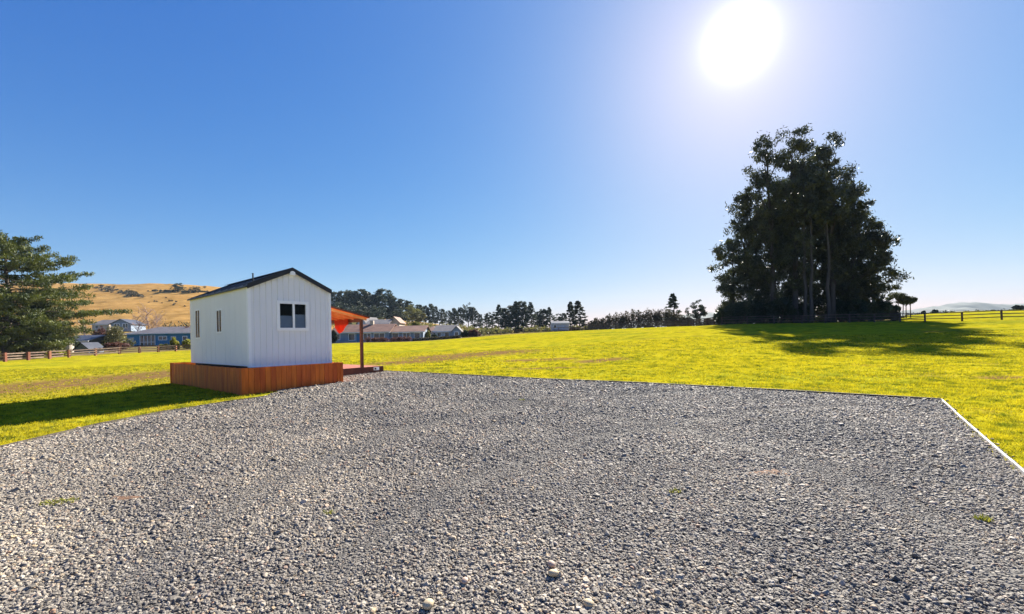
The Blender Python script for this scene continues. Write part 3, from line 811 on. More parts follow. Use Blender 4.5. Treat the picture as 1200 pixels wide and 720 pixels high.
for k in range(7):
    y = PY0 - .05 + k * (PY1 - PY0 + .05) / 6
    x0, x1 = W + .004, W + 2.3
    MB().prism([(x0, y, zr_(x0) - .1), (x1, y, zr_(x1) - .1), (x1, y, zr_(x1) - .003), (x0, y, zr_(x0) - .003)], (0, .045, 0)).build('rafter', M['rafter'], po)
n = 5
for k in range(n):
    a, b = PY0 - .12 + k * (PY1 - PY0 + .2) / n, PY0 - .12 + (k + 1) * (PY1 - PY0 + .2) / n
    x0, x1 = W + .004, W + 2.36
    MB().prism([(x0, a + .002, zr_(x0)), (x1, a + .002, zr_(x1)), (x1, a + .002, zr_(x1) + .012), (x0, a + .002, zr_(x0) + .012)], (0, b - a - .004, 0)).build('roof_sheet', M['orange_sheet'], po)
MB().prism([(W + .004, PY0 - .15, zr_(W) + .006), (W + 2.38, PY0 - .15, zr_(W + 2.38) + .006), (W + 2.38, PY0 - .15, zr_(W + 2.38) + .07), (W + .004, PY0 - .15, zr_(W) + .07)], (0, .027, 0)).build('roof_trim', M['dark_wood'], po)
# red cloth hung on the beam
cl = MB(); vv = []; ff = []
cx0 = PXP - .075
for i in range(9):
    for j in range(7):
        y = 2.35 + 1.1 * i / 8; z = zr_(PXP) - .05 - .60 * j / 6 * (1 - 1.1 * abs(i / 8 - .6))
        vv.append((cx0 - .03 - .03 * math.sin(i * 1.4) * j / 6, y, z))
for i in range(8):
    for j in range(6): ff.append((i * 7 + j, (i + 1) * 7 + j, (i + 1) * 7 + j + 1, i * 7 + j + 1))
nv = len(vv); vv += [(x - .008, y, z) for x, y, z in vv]
ff += [tuple(i + nv for i in q)[::-1] for q in ff]
o = cl.add(vv, ff).build('hanging_cloth', M['red_cloth'], None, True)
o.location = A; o.rotation_euler = (0, 0, math.pi / 2 - YAW); tag(o, 'bright red cloth hanging under the orange porch roof', 'cloth')

# ------------------------------------------------------------------ fences
def fence(name, label, pts, spacing, height, rails, post_mat, rail_mat, pw=.13, rh=.13, group=None):
    """posts on the ground along pts, with each rail a board from post to post"""
    pts = [Vector(p) for p in pts]; posts = []
    for a, b in zip(pts[:-1], pts[1:]):
        n = max(1, round((Vector((b.x - a.x, b.y - a.y))).length / spacing))
        posts += [a.lerp(b, i / n) for i in range(n)]
    posts.append(pts[-1])
    t = thing(name, label, 'fence', (posts[0].x, posts[0].y, gz(posts[0].x, posts[0].y)), 0, group); o = t.location
    pm = MB().box(-pw / 2, pw / 2, -pw / 2, pw / 2, -.3, height).mesh('post', post_mat)
    P = []
    for p in posts:
        z = gz(p.x, p.y); q = link('post', pm, t); q.location = (p.x - o.x, p.y - o.y, z - o.z)
        q.rotation_euler = (random.uniform(-.02, .02), random.uniform(-.02, .02), random.uniform(-.1, .1)); q.scale.z = random.uniform(.97, 1.04); P.append(Vector((p.x, p.y, z)))
    for a, b in zip(P[:-1], P[1:]):
        d = b - a; l = math.hypot(d.x, d.y); s = Vector((d.y, -d.x, 0)).normalized() * (pw / 2 + .004)
        if s.y > 0: s = -s
        for h in rails:
            w = s.normalized() * .035; hz = height * h + random.uniform(-.02, .02)
            a2, b2 = a + s - o + d * .002, b + s - o - d * .002
            MB().prism([tuple(a2 + Vector((0, 0, hz - rh / 2))), tuple(b2 + Vector((0, 0, hz - rh / 2))), tuple(b2 + Vector((0, 0, hz + rh / 2))), tuple(a2 + Vector((0, 0, hz + rh / 2)))], tuple(w)).build('rail', rail_mat, t)
    return t
def G(px, Y): return at(px, Y)
fence('rail_fence', 'red-brown post and three-rail fence along the field below the hill', [G(-60, 57), G(6, 61), G(81, 70), G(140, 77.5), G(206, 86), G(300, 90)], 3.2, 1.25, (.28, .58, .90), M['post_red'], M['rail_pale'], .30, .17)
fence('rail_fence', 'dark rail fence in front of the tall gum trees, running on right', [G(846, 68), G(940, 63), G(1055, 59), G(1084, 56.5), G(1174, 53), G(1290, 48)], 3.1, 1.2, (.32, .64, .94), M['fence_dark'], M['fence_dark'], .14, .10)
fence('rail_fence', 'dark rail fence climbing in front of the long brown hedge', [G(686, 98.5), G(740, 96), G(800, 92), G(846, 72)], 3.2, 1.35, (.2, .45, .70, .95), M['fence_dark'], M['fence_dark'], .2, .19)
fence('rail_fence', 'low pale fence between the blue-white house and the white shed', [G(560, 96), G(600, 97.5), G(640, 99), G(684, 100.5)], 2.6, 1.0, (.45, .9), M['rail_pale'], M['rail_pale'], .13, .10)

# ------------------------------------------------------------------ houses
def house(name, label, px0, px1, Y, eave, rise, depth, wall, roof, style='hip', rz=0.0, wins=(), doors=(), over=.45, base=None, chimney=None, cat='house'):
    a, b = G(px0, Y), G(px1, Y); w = (b - a).length
    g0 = min(a.z, b.z) - .1 if base is None else base
    t = thing(name, label, cat, (a.x, a.y, g0), math.atan2(b.y - a.y, b.x - a.x) + rz)
    wl_ = MB(); 
    if style == 'gable_front':
        wl_.prism([(0, 0, 0), (w, 0, 0), (w, 0, eave), (w / 2, 0, eave + rise), (0, 0, eave)], (0, depth, 0))
    elif style == 'gable_side':
        wl_.prism([(0, 0, 0), (0, 0, eave), (0, depth / 2, eave + rise), (0, depth, eave), (0, depth, 0)][::-1], (w, 0, 0))
    else: wl_.box(0, w, 0, depth, 0, eave)
    wl_.build('wall', wall, t)
    o_ = over; r = MB(); th_ = .14
    if style == 'gable_front':
        k = rise / (w / 2)
        for s in (0, 1):
            xe = -o_ if s == 0 else w + o_; ze = eave - k * o_ + .02
            r.prism([(xe, -o_, ze), (w / 2, -o_, eave + rise + .02), (w / 2, -o_, eave + rise + .02 + th_), (xe, -o_, ze + th_)], (0, depth + 2 * o_, 0))
    elif style == 'gable_side':
        k = rise / (depth / 2)
        for s in (0, 1):
            ye = -o_ if s == 0 else depth + o_; ze = eave - k * o_ + .02
            r.prism([(-o_, ye, ze), (-o_, depth / 2, eave + rise + .02), (-o_, depth / 2, eave + rise + .02 + th_), (-o_, ye, ze + th_)], (w + 2 * o_, 0, 0))
    else:
        k = min(depth / 2 + o_, w / 2 + o_) * .98
        v = [(-o_, -o_, eave), (w + o_, -o_, eave), (w + o_, depth + o_, eave), (-o_, depth + o_, eave), (-o_, -o_, eave + th_), (w + o_, -o_, eave + th_), (w + o_, depth + o_, eave + th_), (-o_, depth + o_, eave + th_),
             (-o_ + k, depth / 2, eave + th_ + rise), (w + o_ - k, depth / 2, eave + th_ + rise)]
        r.add(v, [(0, 3, 2, 1), (0, 1, 5, 4), (1, 2, 6, 5), (2, 3, 7, 6), (3, 0, 4, 7), (4, 5, 9, 8), (6, 7, 8, 9), (5, 6, 9), (7, 4, 8)])
    ro = r.build('roof', roof, t)
    MB().box(-o_, w + o_, -o_ - .10, -o_ - .003, eave - .06 - (rise / (depth / 2) * o_ if style == 'gable_side' else 0), eave + .1 - (rise / (depth / 2) * o_ if style == 'gable_side' else 0)).build('gutter', M['white_frame'], ro) if style != 'gable_front' else None
    if chimney: MB().box(w * chimney - .4, w * chimney + .4, depth / 2 - .4, depth / 2 + .4, eave + rise * .6, eave + rise + 1.0).build('chimney', M['cream_wall'], ro)
    for (f0, f1, z0, z1) in wins:
        x0, x1 = w * f0, w * f1; q = MB(); e = .12
        for (c, d, p, s_) in [(x0 - e, x1 + e, z1, z1 + e), (x0 - e, x1 + e, z0 - e, z0), (x0 - e, x0, z0, z1), (x1, x1 + e, z0, z1)]: q.box(c, d, -.07, -.003, p, s_)
        if x1 - x0 > 1.4: q.box((x0 + x1) / 2 - .05, (x0 + x1) / 2 + .05, -.065, -.003, z0, z1)
        wi = q.build('window', M['white_frame'], t)
        if x1 - x0 > 1.4:
            for c, d in ((x0, (x0 + x1) / 2 - .05), ((x0 + x1) / 2 + .05, x1)): MB().box(c, d, -.03, -.003, z0, z1).build('pane', M['far_glass'], wi)
        else: MB().box(x0, x1, -.03, -.003, z0, z1).build('pane', M['far_glass'], wi)
    for (f0, f1, h, mt) in doors:
        do = MB().box(w * f0, w * f1, -.05, -.003, .15, h).build('door', mt, t)
        MB().box(w * f1 - .2, w * f1 - .12, -.09, -.052, 1.0, 1.2).build('handle', M['far_glass'], do)
    return t, w
bh, bw = house('blue_house', 'blue weatherboard house with grey hip roof below the golden hill', 149, 232, 108, 3.05, 1.7, 9, M['blue_wall'], M['grey_roof'], 'hip',
               wins=[(.45, .56, 1.5, 2.3), (.63, .685, 1.15, 2.2), (.79, .845, 1.15, 2.2), (.91, .95, 1.15, 2.2)], doors=[(.04, .10, 2.2, M['white_wall'])])
# blue house verandah: a flat dark panel stands in for its shaded recess
mb = MB()
mb.box(bw * .19, bw * .40, -.06, -.004, .25, 2.6); vo = mb.build('verandah_shade_panel', M['far_glass'], bh)
for k in range(5):
    x = bw * (.19 + .0525 * k)
    MB().box(x - .06, x + .06, -.14, -.064, .1, 2.65).build('post', M['white_frame'], vo)
MB().box(bw * .185, bw * .405, -.17, -.145, .95, 1.05).build('handrail', M['white_frame'], vo)
MB().box(bw * .18, bw * .41, -.9, -.18, .0, .22).build('verandah_floor', M['dark_wood'], bh)

house('grey_house', 'grey-blue gabled house behind the olive bush, under the golden hill', 130, 150, 150, 2.6, 1.6, 9, M['pale_blue_wall'], M['dark_roof'], 'gable_front', rz=.25, wins=[(.18, .42, 1.2, 2.6), (.6, .84, 1.2, 2.6)], base=up(139, 388.5, 150))
house('grey_house', 'long pale roofed wing beside the grey-blue gabled house', 108, 128, 156, 2.6, 1.6, 9, M['cream_wall'], M['pale_roof'], 'gable_side', wins=[(.2, .4, 1.0, 2.1)], base=up(118, 388.5, 156))
house('shed', 'dark low carport with white-edged gable behind the rail fence', 73, 104, 86, 2.35, 1.0, 7, M['dark_roof'], M['dark_roof'], 'gable_side', wins=[(.15, .35, 1.0, 1.9)], cat='shed')
house('shed', 'small dark gabled lean-to with pale bargeboards before the carport', 88, 104, 81.5, .9, 1.05, 3, M['pale_blue_wall'], M['dark_roof'], 'gable_front', over=.25, doors=[(.4, .6, .8, M['white_wall'])], cat='shed')
# pale concrete tank beside it
g = G(77, 82); tk = thing('water_tank', 'pale concrete block tank beside the dark carport by the fence', 'tank', g)
mb = MB(); mb.tube([(0, 0, -.2), (0, 0, 1.7)], [1.15, 1.15], 20); mb.build('tank_wall', M['concrete'], tk)
mb = MB(); mb.tube([(0, 0, 1.702), (0, 0, 1.80), (0, 0, 1.95)], [1.22, 1.22, .3], 20); lid = mb.build('lid', M['concrete'], tk)
MB().tube([(0, 0, 1.95), (0, 0, 2.05)], [.28, .28], 12).build('hatch', M['dark_roof'], lid)
# middle houses
house('long_house', 'long pale blue house with brown roof behind the porch post', 389, 456, 100, 2.55, 1.75, 9, M['pale_blue_wall'], M['brown_roof'], 'gable_side',
      wins=[(.06, .14, .9, 2.1), (.30, .40, .7, 2.1), (.56, .68, .9, 2.1), (.74, .92, .7, 2.1)], doors=[(.44, .50, 2.1, M['blue_wall'])], chimney=.6)
house('long_house', 'lower brown roofed wing at the right end of the long pale blue house', 457, 496, 101, 2.35, 1.35, 8, M['pale_blue_wall'], M['brown_roof'], 'gable_side',
      wins=[(.08, .26, .8, 2.0), (.4, .6, .8, 2.0), (.74, .9, .8, 2.0)])
house('hill_house', 'small pink gabled house above the long brown roof', 456, 468, 150, 2.6, 1.8, 8, M['cream_wall'], M['brown_roof'], 'gable_front', wins=[(.3, .7, 1.0, 2.1)], base=up(460, 386.5, 150))
house('hill_house', 'cream house with wide pale roof above the long brown roof', 430, 455, 145, 2.2, 1.5, 9, M['cream_wall'], M['pale_roof'], 'gable_side', wins=[(.2, .35, .9, 1.9), (.6, .8, .9, 1.9)], base=up(440, 387.5, 145))
house('hill_house', 'grey roofed house just above the end of the porch roof', 419, 431, 160, 2.4, 2.2, 9, M['white_wall'], M['pale_roof'], 'gable_front', rz=-.3, wins=[(.3, .7, .9, 1.9)], base=up(425, 386.5, 160))
house('white_house', 'blue-white house with pale gabled roof right of the long house', 510, 533, 110, 2.0, 1.5, 8, M['white_wall'], M['pale_roof'], 'gable_side', wins=[(.12, .3, .7, 1.6), (.5, .7, .7, 1.6)], base=up(520, 397.5, 110))
house('white_house', 'small front gable wing of the blue-white house', 530, 540, 107, 1.9, 1.1, 5, M['pale_blue_wall'], M['pale_roof'], 'gable_front', over=.25, wins=[(.3, .7, .7, 1.6)], base=up(535, 397, 107))
house('white_house', 'red-brown hip roofed house between the long house and blue-white house', 499, 512, 118, 2.0, 1.4, 7, M['cream_wall'], M['brown_roof'], 'hip', wins=[(.2, .5, .7, 1.6)], base=up(505, 397, 118))
house('shed', 'white shed with dark roof left of the twin conifers', 647, 667, 118, 1.95, .55, 4.5, M['white_wall'], M['dark_roof'], 'gable_side', over=.2, wins=[(.1, .25, .8, 1.5)], doors=[(.55, .78, 1.8, M['curtain'])], base=up(657, 387.5, 118), cat='shed')

# ------------------------------------------------------------------ trees
def gum_tree(label, px, Y, top_py, half_px, low=.12, peak=.45, n=90, per=120, lean=0.0, group='tall gum trees'):
    g = G(px, Y); H = up(px, top_py, Y) - g.z; RM = half_px * mpp(Y)
    t = thing('gum_tree', label, 'tree', g, 0, group)
    mb = MB(); r0 = .014 * H
    top = Vector((lean * H, 0, H * .93))
    tr = limb(mb, (0, 0, -.3), top, r0, .05, 0, 9, 9, .007)
    cs = []; rs = []
    nb = max(8, n // 6)
    for k in range(nb):
        h = low + (1 - low) * ((k + rng.random()) / nb) ** .9
        e = (1 - ((h - peak) / (1.03 - peak)) ** 2) ** .6 if h > peak else (.55 + .45 * ((h - low) / (peak - low + 1e-6)))
        rr = RM * e * rng.uniform(.35, 1.12) if h < .93 else RM * .15; an = k * 2.4 + rng.uniform(-.5, .5)
        tip = Vector((lean * H * h + rr * math.cos(an), rr * math.sin(an), H * h))
        i = max(0, min(8, int((h * .84 - .06) * 9))); p = tr[i].lerp(tr[min(9, i + 1)], .5)
        limb(mb, p, tip, .005 * H, .03, .02 * H, 5, 4)
        for j in range(7):
            f = rng.uniform(.45, 1.05); c = p.lerp(tip, f) + Vector(rng.normal(0, 1, 3)) * (.55 + .075 * RM) ; c.z = min(c.z, H * .99)
            s = rng.uniform(.55, 1.25) * (.75 + .012 * H)
            cs.append(c); rs.append((s * 1.05, s * 1.05, s * .95))
    mb.build('trunk', M['gum_bark'], t, True)
    V = clumps(cs, rs, per, .27, -.7, .30, True)
    link('crown', fast_mesh('crown', V, 4, M['gum_leaf']), t)
    return t
GUMS = [
 ('tallest gum tree, its rounded top the highest point of the dark clump', 933, 69, 149, 27, .25, .60, 95, 150, .0),
 ('gum tree with a separate narrow top right of the tallest one', 976, 70, 158, 21, .25, .58, 75, 140, .0),
 ('gum tree with a loose drooping top left of the tallest one', 906, 70, 162, 23, .20, .55, 80, 130, -.01),
 ('gum tree on the left slope of the clump with open airy boughs', 880, 73, 222, 29, .06, .40, 110, 130, -.01),
 ('gum tree with tufted boughs on the right slope of the clump', 1000, 71, 214, 27, .08, .45, 105, 130, .01),
 ('shorter gum tree at the right foot of the clump', 1022, 72, 258, 25, .06, .35, 80, 115, .02),
 ('low gum tree at the left foot of the clump', 861, 73, 278, 23, .05, .35, 70, 115, -.01),
 ('dense gum tree filling the middle of the clump behind pale trunks', 950, 75, 188, 48, .03, .35, 280, 150, .0),
 ('broad dark gum tree low in the middle left of the clump', 908, 74, 232, 48, .02, .33, 230, 140, .0),
 ('broad dark gum tree low in the middle right of the clump', 994, 75, 246, 46, .02, .33, 220, 140, .0),
]
for g_ in GUMS: gum_tree(*g_)
for px, lbl, Y in ((951, 'bare pale gum trunk, middle of three before the dark clump', 66.5), (944, 'bare pale gum trunk, leftmost of three before the dark clump', 67), (971, 'bare pale gum trunk, rightmost of three before the dark clump', 66)):
    g = G(px, Y); t = thing('gum_tree', lbl, 'tree', g, 0, 'tall gum trees'); mb = MB(); H = 22
    limb(mb, (0, 0, -.3), (.3, .2, H), .27, .07, 0, 9, 8, .008); mb.build('trunk', M['gum_bark'], t, True)
    cs = [(rng.normal(0, 1.6), rng.normal(0, 1.4), H * rng.uniform(.7, 1.04)) for _ in range(22)]
    link('crown', fast_mesh('crown', clumps(cs, [(1.1, 1.1, .8)] * 22, 110, .30, -.5, .36), 4, M['gum_leaf']), t)
def shrub(name, label, px, Y, w_px, top_py, mat, per=260, size=.16, base_py=None, group=None, cat='bush', d=.8):
    g = G(px, Y); H = max(.3, up(px, top_py, Y) - g.z); w = w_px * mpp(Y) / 2
    t = thing(name, label, cat, g, 0, group); mb = MB()
    for k in range(5):
        a = rng.uniform(0, 6.28); limb(mb, (0, 0, -.1), (w * .55 * math.cos(a), w * .55 * math.sin(a) * d, H * rng.uniform(.5, .8)), .03 + .012 * H, .015, 0, 5, 3)
    mb.build('stem', M['bark'], t)
    n = 16; cs = []; rs = []
    for k in range(n):
        a = rng.uniform(0, 6.283); q = math.sqrt(rng.random()) * .72; h = rng.uniform(.18, .80) * (1 - .35 * q)
        cs.append((w * q * math.cos(a), w * q * math.sin(a) * d, H * h)); rs.append((w * rng.uniform(.22, .42), w * .34, H * rng.uniform(.14, .24)))
    V = clumps(cs, rs, per * .35, size, .2, .5)
    V[:, 2] = np.maximum(V[:, 2], .02)
    link('foliage', fast_mesh('foliage', V, 4, mat), t); return t
for i, (px, w, tp) in enumerate([(850, 24, 355), (868, 32, 350), (890, 36, 345), (915, 40, 342), (938, 34, 346), (985, 34, 344), (1008, 34, 345), (1032, 28, 348), (1046, 16, 354)]):
    shrub('undergrowth_shrub', f'{ORD[i]} dark shrub from the left under the tall gum clump', px, 69 + (i % 3) * 1.5, w, tp, M['dark_leaf'], 420, .26, group='shrubs under the gum trees', cat='shrub')
shrub('undergrowth_shrub', 'brownish scrubby bush at the left end of the gum tree fence', 846, 70.5, 20, 368, M['hedge_leaf'], 300, .18)
shrub('undergrowth_shrub', 'brownish scrubby bush at the right end of the gum clump by fence', 1049, 64, 12, 361, M['hedge_leaf'], 260, .18)

def umbrella_pine(label, px, Y, top_py, half_px):
    g = G(px, Y); H = up(px, top_py, Y) - g.z; w = half_px * mpp(Y)
    t = thing('thin_tree', label, 'tree', g, 0, 'thin flat-topped trees'); mb = MB()
    tr = limb(mb, (0, 0, -.2), (0, 0, H * .9), .10, .05, 0, 6, 5, .01)
    cs = [(rng.uniform(-w, w), rng.uniform(-w, w) * .6, H * rng.uniform(.72, .97)) for _ in range(20)]
    for c in cs[:6]: limb(mb, tr[3].lerp(tr[4], random.random()), c, .05, .02, 0, 4, 3)
    mb.build('trunk', M['bark'], t)
    link('crown', fast_mesh('crown', clumps(cs, [(w * .45, w * .45, .34)] * 20, 70, .17, .2, .4), 4, M['gum_leaf']), t)
for px, tp, hw, lb in ((1053, 343, 9, 'thin flat-topped tree nearest the gum clump on its right'), (1058.5, 347, 5, 'second thin bare-stemmed tree right of the gum clump'), (1062, 348.5, 4, 'third thin bare-stemmed tree right of the gum clump'), (1067, 349, 5, 'outermost thin flat-topped tree right of the gum clump')):
    umbrella_pine(lb, px, 80, tp, hw)

def big_pine(label, px, Y, top_py, reach_px, low=.06, n=78, prof=None, lit=M['pine_leaf']):
    g = G(px, Y); H = up(px, top_py, Y) - g.z; RM = reach_px * mpp(Y)
    t = thing('pine_tree', label, 'tree', g, 0); mb = MB()
    tr = limb(mb, (0, 0, -.3), (.3, 0, H * .95), .024 * H, .08, 0, 9, 9, .012)
    P = []
    for k in range(n):
        h = low + (.98 - low) * (k + rng.random()) / n
        e = np.interp(h, *prof)
        L_ = RM * e * rng.uniform(.55, 1.08); an = k * 2.399 + rng.uniform(-.4, .4)
        i = min(8, int(h * 9)); p0 = tr[i].lerp(tr[i + 1], min(1, h * 9 - i))
        rise = H * rng.uniform(-.03, .05) + (.12 * L_ if h > .6 else 0)
        p1 = p0 + Vector((L_ * math.cos(an), L_ * math.sin(an), rise))
        limb(mb, p0, p1, .035 + .007 * L_, .02, -.04 * L_, 5, 4)
        m_ = max(4, int(L_ / .62))
        for j in range(m_):
            f = .28 + .74 * (j + .5) / m_; c = p0.lerp(p1, f); c.z += -.04 * L_ * math.sin(math.pi * f) + .12
            side = Vector((-math.sin(an), math.cos(an), 0)) * rng.normal(0, .16 * L_ * (1.1 - .5 * f)); c += side
            r = rng.uniform(.6, 1.15)
            P.append(np.array(c) + ball(int(62 * r), (r * .85, r * .85, r * .55)))
    mb.build('trunk', M['bark'], t, True)
    link('crown', fast_mesh('crown', leaves(np.concatenate(P), .24, 1.1, .26), 4, lit), t); return t
big_pine('large spreading pine with layered boughs at the left edge, behind fence', 8, 70, 269, 92, .10, 120, ([0, .1, .2, .35, .47, .56, .64, .78, .89, 1], [.5, .6, .8, 1.08, 1.12, .98, .84, .66, .48, .2]))
big_pine('shorter bushy pine tucked under the right boughs of the large pine', 40, 76, 352, 40, .03, 60, ([0, .2, .5, .8, 1], [1.0, 1.05, .9, .55, .15]))

# prototypes for far trees, 10 m tall, reused at other sizes
def crown_tree(style, seed):
    r_ = np.random.default_rng(seed); mb = MB(); cs = []; rs = []
    if style == 'conifer':
        limb(mb, (0, 0, -.4), (0, 0, 9.6), .22, .03, 0, 6, 4)
        for k in range(150):
            h = .06 + .92 * r_.random() ** .9; an = r_.uniform(0, 6.28); q = (1 - h) ** .8 * 2.7 * r_.uniform(.35, 1.1) + .1
            cs.append((q * math.cos(an), q * math.sin(an), 10 * h - .12 * q)); rs.append((.28 + .35 * (1 - h), .28 + .35 * (1 - h), .22))
        V = clumps(cs, rs, 34, .20, .1, .45)
    elif style == 'pine':
        limb(mb, (0, 0, -.4), (r_.normal(0, .3), 0, 8.6), .22, .06, 0, 6, 5, .015)
        for k in range(125):
            h = r_.uniform(.14, 1.0); an = r_.uniform(0, 6.28); q = 2.2 * max(.0, 1 - ((h - .55) / .47) ** 2) ** .5 * math.sqrt(r_.uniform(.05, 1)) + .05
            c = (q * math.cos(an), q * math.sin(an), 10 * h - .25); cs.append(c); rs.append((.62, .62, .40))
            if k % 5 == 0: limb(mb, (0, 0, max(2, c[2] - 1.2)), c, .07, .02, 0, 4, 2)
        V = clumps(cs, rs, 40, .23, .3, .45)
    else:
        limb(mb, (0, 0, -.4), (0, 0, 6.0), .26, .08, 0, 6, 4)
        for k in range(70):
            d = r_.normal(size=3); d /= np.linalg.norm(d); q = r_.random() ** .4
            c = (3.3 * q * d[0], 3.3 * q * d[1], 5.6 + 3.9 * q * d[2]); cs.append(c); rs.append((.75, .75, .55))
            if k % 6 == 0: limb(mb, (0, 0, 3), c, .08, .02, 0, 4, 2)
        V = clumps(cs, rs, 42, .24, 0, .5)
    return mb.mesh('trunk', M['bark'], True), V
PROTO = {}
for style in ('conifer', 'pine', 'broad'):
    for k in range(4):
        tm, V = crown_tree(style, 11 + k * 7 + len(style))
        PROTO[style, k] = (tm, {mk: fast_mesh('crown', V, 4, M[mk]) for mk in ('dark_leaf', 'olive_leaf')} if k < 2 or style != 'pine' else {'dark_leaf': fast_mesh('crown', V, 4, M['dark_leaf']), 'olive_leaf': fast_mesh('crown', V, 4, M['dark_leaf'])})
def far_tree(style, label, px, Y, top_py, width=1.0, mk='dark_leaf', group=None, name=None, sink=0.0):
    g = G(px, Y); H = max(1.0, up(px, top_py, Y) - g.z + sink); tm, cm = PROTO[style, random.randrange(4)]
    t = thing(name or {'conifer': 'conifer_tree', 'pine': 'pine_tree', 'broad': 'leafy_tree'}[style], label, 'tree', (g.x, g.y, g.z - sink), random.uniform(0, 6.28), group)
    s = H / 10; t.scale = (s * width, s * width, s)
    link('trunk', tm, t); link('crown', cm[mk], t); return t
BELT = [(393, 292, 342), (401, 286, 341), (409, 296, 340), (416, 284, 341), (424, 290, 339), (432, 298, 342), (440, 284, 345), (449, 290, 338.5), (457, 296, 345), (464, 284, 349), (472, 290, 351), (480, 280, 353), (491, 292, 357),
        (499, 300, 358), (505, 304, 356), (511, 300, 359), (518, 304, 362), (526, 290, 364), (533, 284, 361), (540, 290, 360), (549, 280, 353), (556, 284, 361), (563, 276, 368)]
for i, (px, Y, tp) in enumerate(BELT):
    far_tree('pine' if i != 20 else 'broad', f'{ORD[i]} tree from the cabin in the dark tree belt on the rise', px, Y, tp, random.uniform(1.05, 1.5) if i < 13 else random.uniform(.75, 1.15), 'dark_leaf', 'dark tree belt behind the houses')
for i, (px, Y, tp) in enumerate([(397, 262, 352), (420, 258, 353), (443, 255, 357), (466, 258, 360)]):
    far_tree('broad', f'{ORD[i]} rounded dark tree from the cabin along the foot of the tree belt', px, Y, tp, 1.25, 'dark_leaf', 'rounded trees below the belt')
far_tree('broad', 'olive green rounded tree at the right end of the thick tree belt', 484, 225, 356, 1.25, 'olive_leaf')
far_tree('broad', 'olive green tree just right of the rounded olive one', 493, 222, 363, 1.1, 'olive_leaf')
far_tree('broad', 'small yellow-green round tree among the roofs above the long house', 446, 175, 371, 1.3, 'olive_leaf')
MID = [(577, 205, 364, 'broad'), (585, 196, 357, 'conifer'), (592, 200, 361, 'pine'), (599, 196, 358, 'pine'), (605, 192, 353, 'conifer'), (612, 196, 353, 'pine'), (622, 190, 354, 'conifer'), (630, 206, 365, 'pine'), (637, 204, 362, 'pine'), (644, 200, 360, 'conifer'), (652, 212, 367, 'broad'), (660, 210, 367, 'pine')]
for i, (px, Y, tp, st) in enumerate(MID):
    far_tree(st, f'{ORD[i]} tree from the left in the group left of the twin conifers', px, Y, tp, 1.25 if st != 'conifer' else 1.15, 'dark_leaf', 'tree group in the middle distance')
far_tree('conifer', 'left one of the twin dark conifers beside the white shed', 669, 134, 353.5, 1.1, 'dark_leaf')
far_tree('conifer', 'right and broader one of the twin dark conifers beside the white shed', 678, 131, 352.5, 1.55, 'dark_leaf')
far_tree('conifer', 'lone pointed conifer behind the right end of the long hedge', 789, 112, 344, 1.25, 'dark_leaf')
far_tree('broad', 'round-headed small tree between the lone conifer and the gum clump', 817, 104, 350, .95, 'dark_leaf', sink=1.0)
far_tree('broad', 'larger dark tree on the golden hill left of the cabin roof', 208, hit(208, 342.5).y, 331, 1.6, 'dark_leaf', 'trees on the golden hill', sink=2)
far_tree('broad', 'smaller dark tree on the golden hill nearer the cabin roof', 229, hit(229, 343).y, 335, 1.6, 'dark_leaf', 'trees on the golden hill', sink=2)
far_tree('broad', 'tiny lone tree high on the golden hill above the cabin roof', 240, hit(240, 338.5).y, 335, 1.4, 'dark_leaf', 'trees on the golden hill')
far_tree('conifer', 'slim dark conifer behind the left corner of the far pasture', 571, 196, 367, 1.2, 'dark_leaf')

# long hedge behind the climbing fence: many separate bushes grown together
def hedge(name, label, pts, thick, mat, top, per_m=900, size=.17):
    P = []; base = pts[0]
    mb = MB()
    for (a, b), (h0, h1) in zip(zip(pts[:-1], pts[1:]), zip(top[:-1], top[1:])):
        l = (b - a).length; n = int(l / .5)
        for i in range(n):
            f = (i + rng.random()) / n; c = a.lerp(b, f); z = gz(c.x, c.y); h = (h0 + (h1 - h0) * f) - z
            h *= rng.uniform(.78, 1.12); h = max(.5, h)
            k = int(per_m * .5)
            q = ball(k, (.75, thick / 2, h * .52)); q[:, 2] += h * .5
            P.append(np.array((c.x, c.y, z)) + q)
            if i % 3 == 0: limb(mb, Vector((c.x, c.y, z - .1)) - base, Vector((c.x + rng.normal(0, .2), c.y, z + h * .7)) - base, .05, .02, 0, 4, 2)
    t = thing(name, label, 'hedge', base)
    mb.build('stem', M['bark'], t)
    P = np.concatenate(P) - np.array(base); P[:, 2] = np.maximum(P[:, 2], -.3)
    link('foliage', fast_mesh('foliage', leaves(P, size, .3, .5), 4, mat), t); return t
hp = [G(690, 102), G(715, 101), G(745, 100), G(775, 99), G(801, 98)]
hedge('hedge', 'long brownish hedge rising behind the dark climbing fence', hp, 2.2, M['hedge_leaf'], [up(690, 376, 102), up(715, 368, 101), up(745, 364, 100), up(775, 361.5, 99), up(801, 367, 98)], 520, .20)
hp = [G(428, 95.5), G(442, 95.5), G(455, 96)]
hedge('hedge', 'clipped dark red hedge in front of the long pale blue house', hp, 1.2, M['red_leaf'], [p.z + 1.15 for p in hp], 420, .12)
hp = [G(458, 96), G(469, 96), G(480, 96.5)]
hedge('hedge', 'second clipped reddish hedge before the long house wing', hp, 1.2, M['red_leaf'], [p.z + 1.1 for p in hp], 420, .12)
hp = [G(484, 97), G(510, 98), G(540, 99)]
hedge('hedge', 'low dark hedge along the field in front of the blue-white house', hp, 1.2, M['hedge_leaf'], [p.z + .7 for p in hp], 380, .14)
hp = [G(188, 128), G(205, 129), G(236, 131)]
hedge('hedge', 'dark hedge behind the roof of the blue house', hp, 2.0, M['dark_leaf'], [up(188, 379, 128), up(205, 377.5, 129), up(236, 378, 131)], 300, .22)

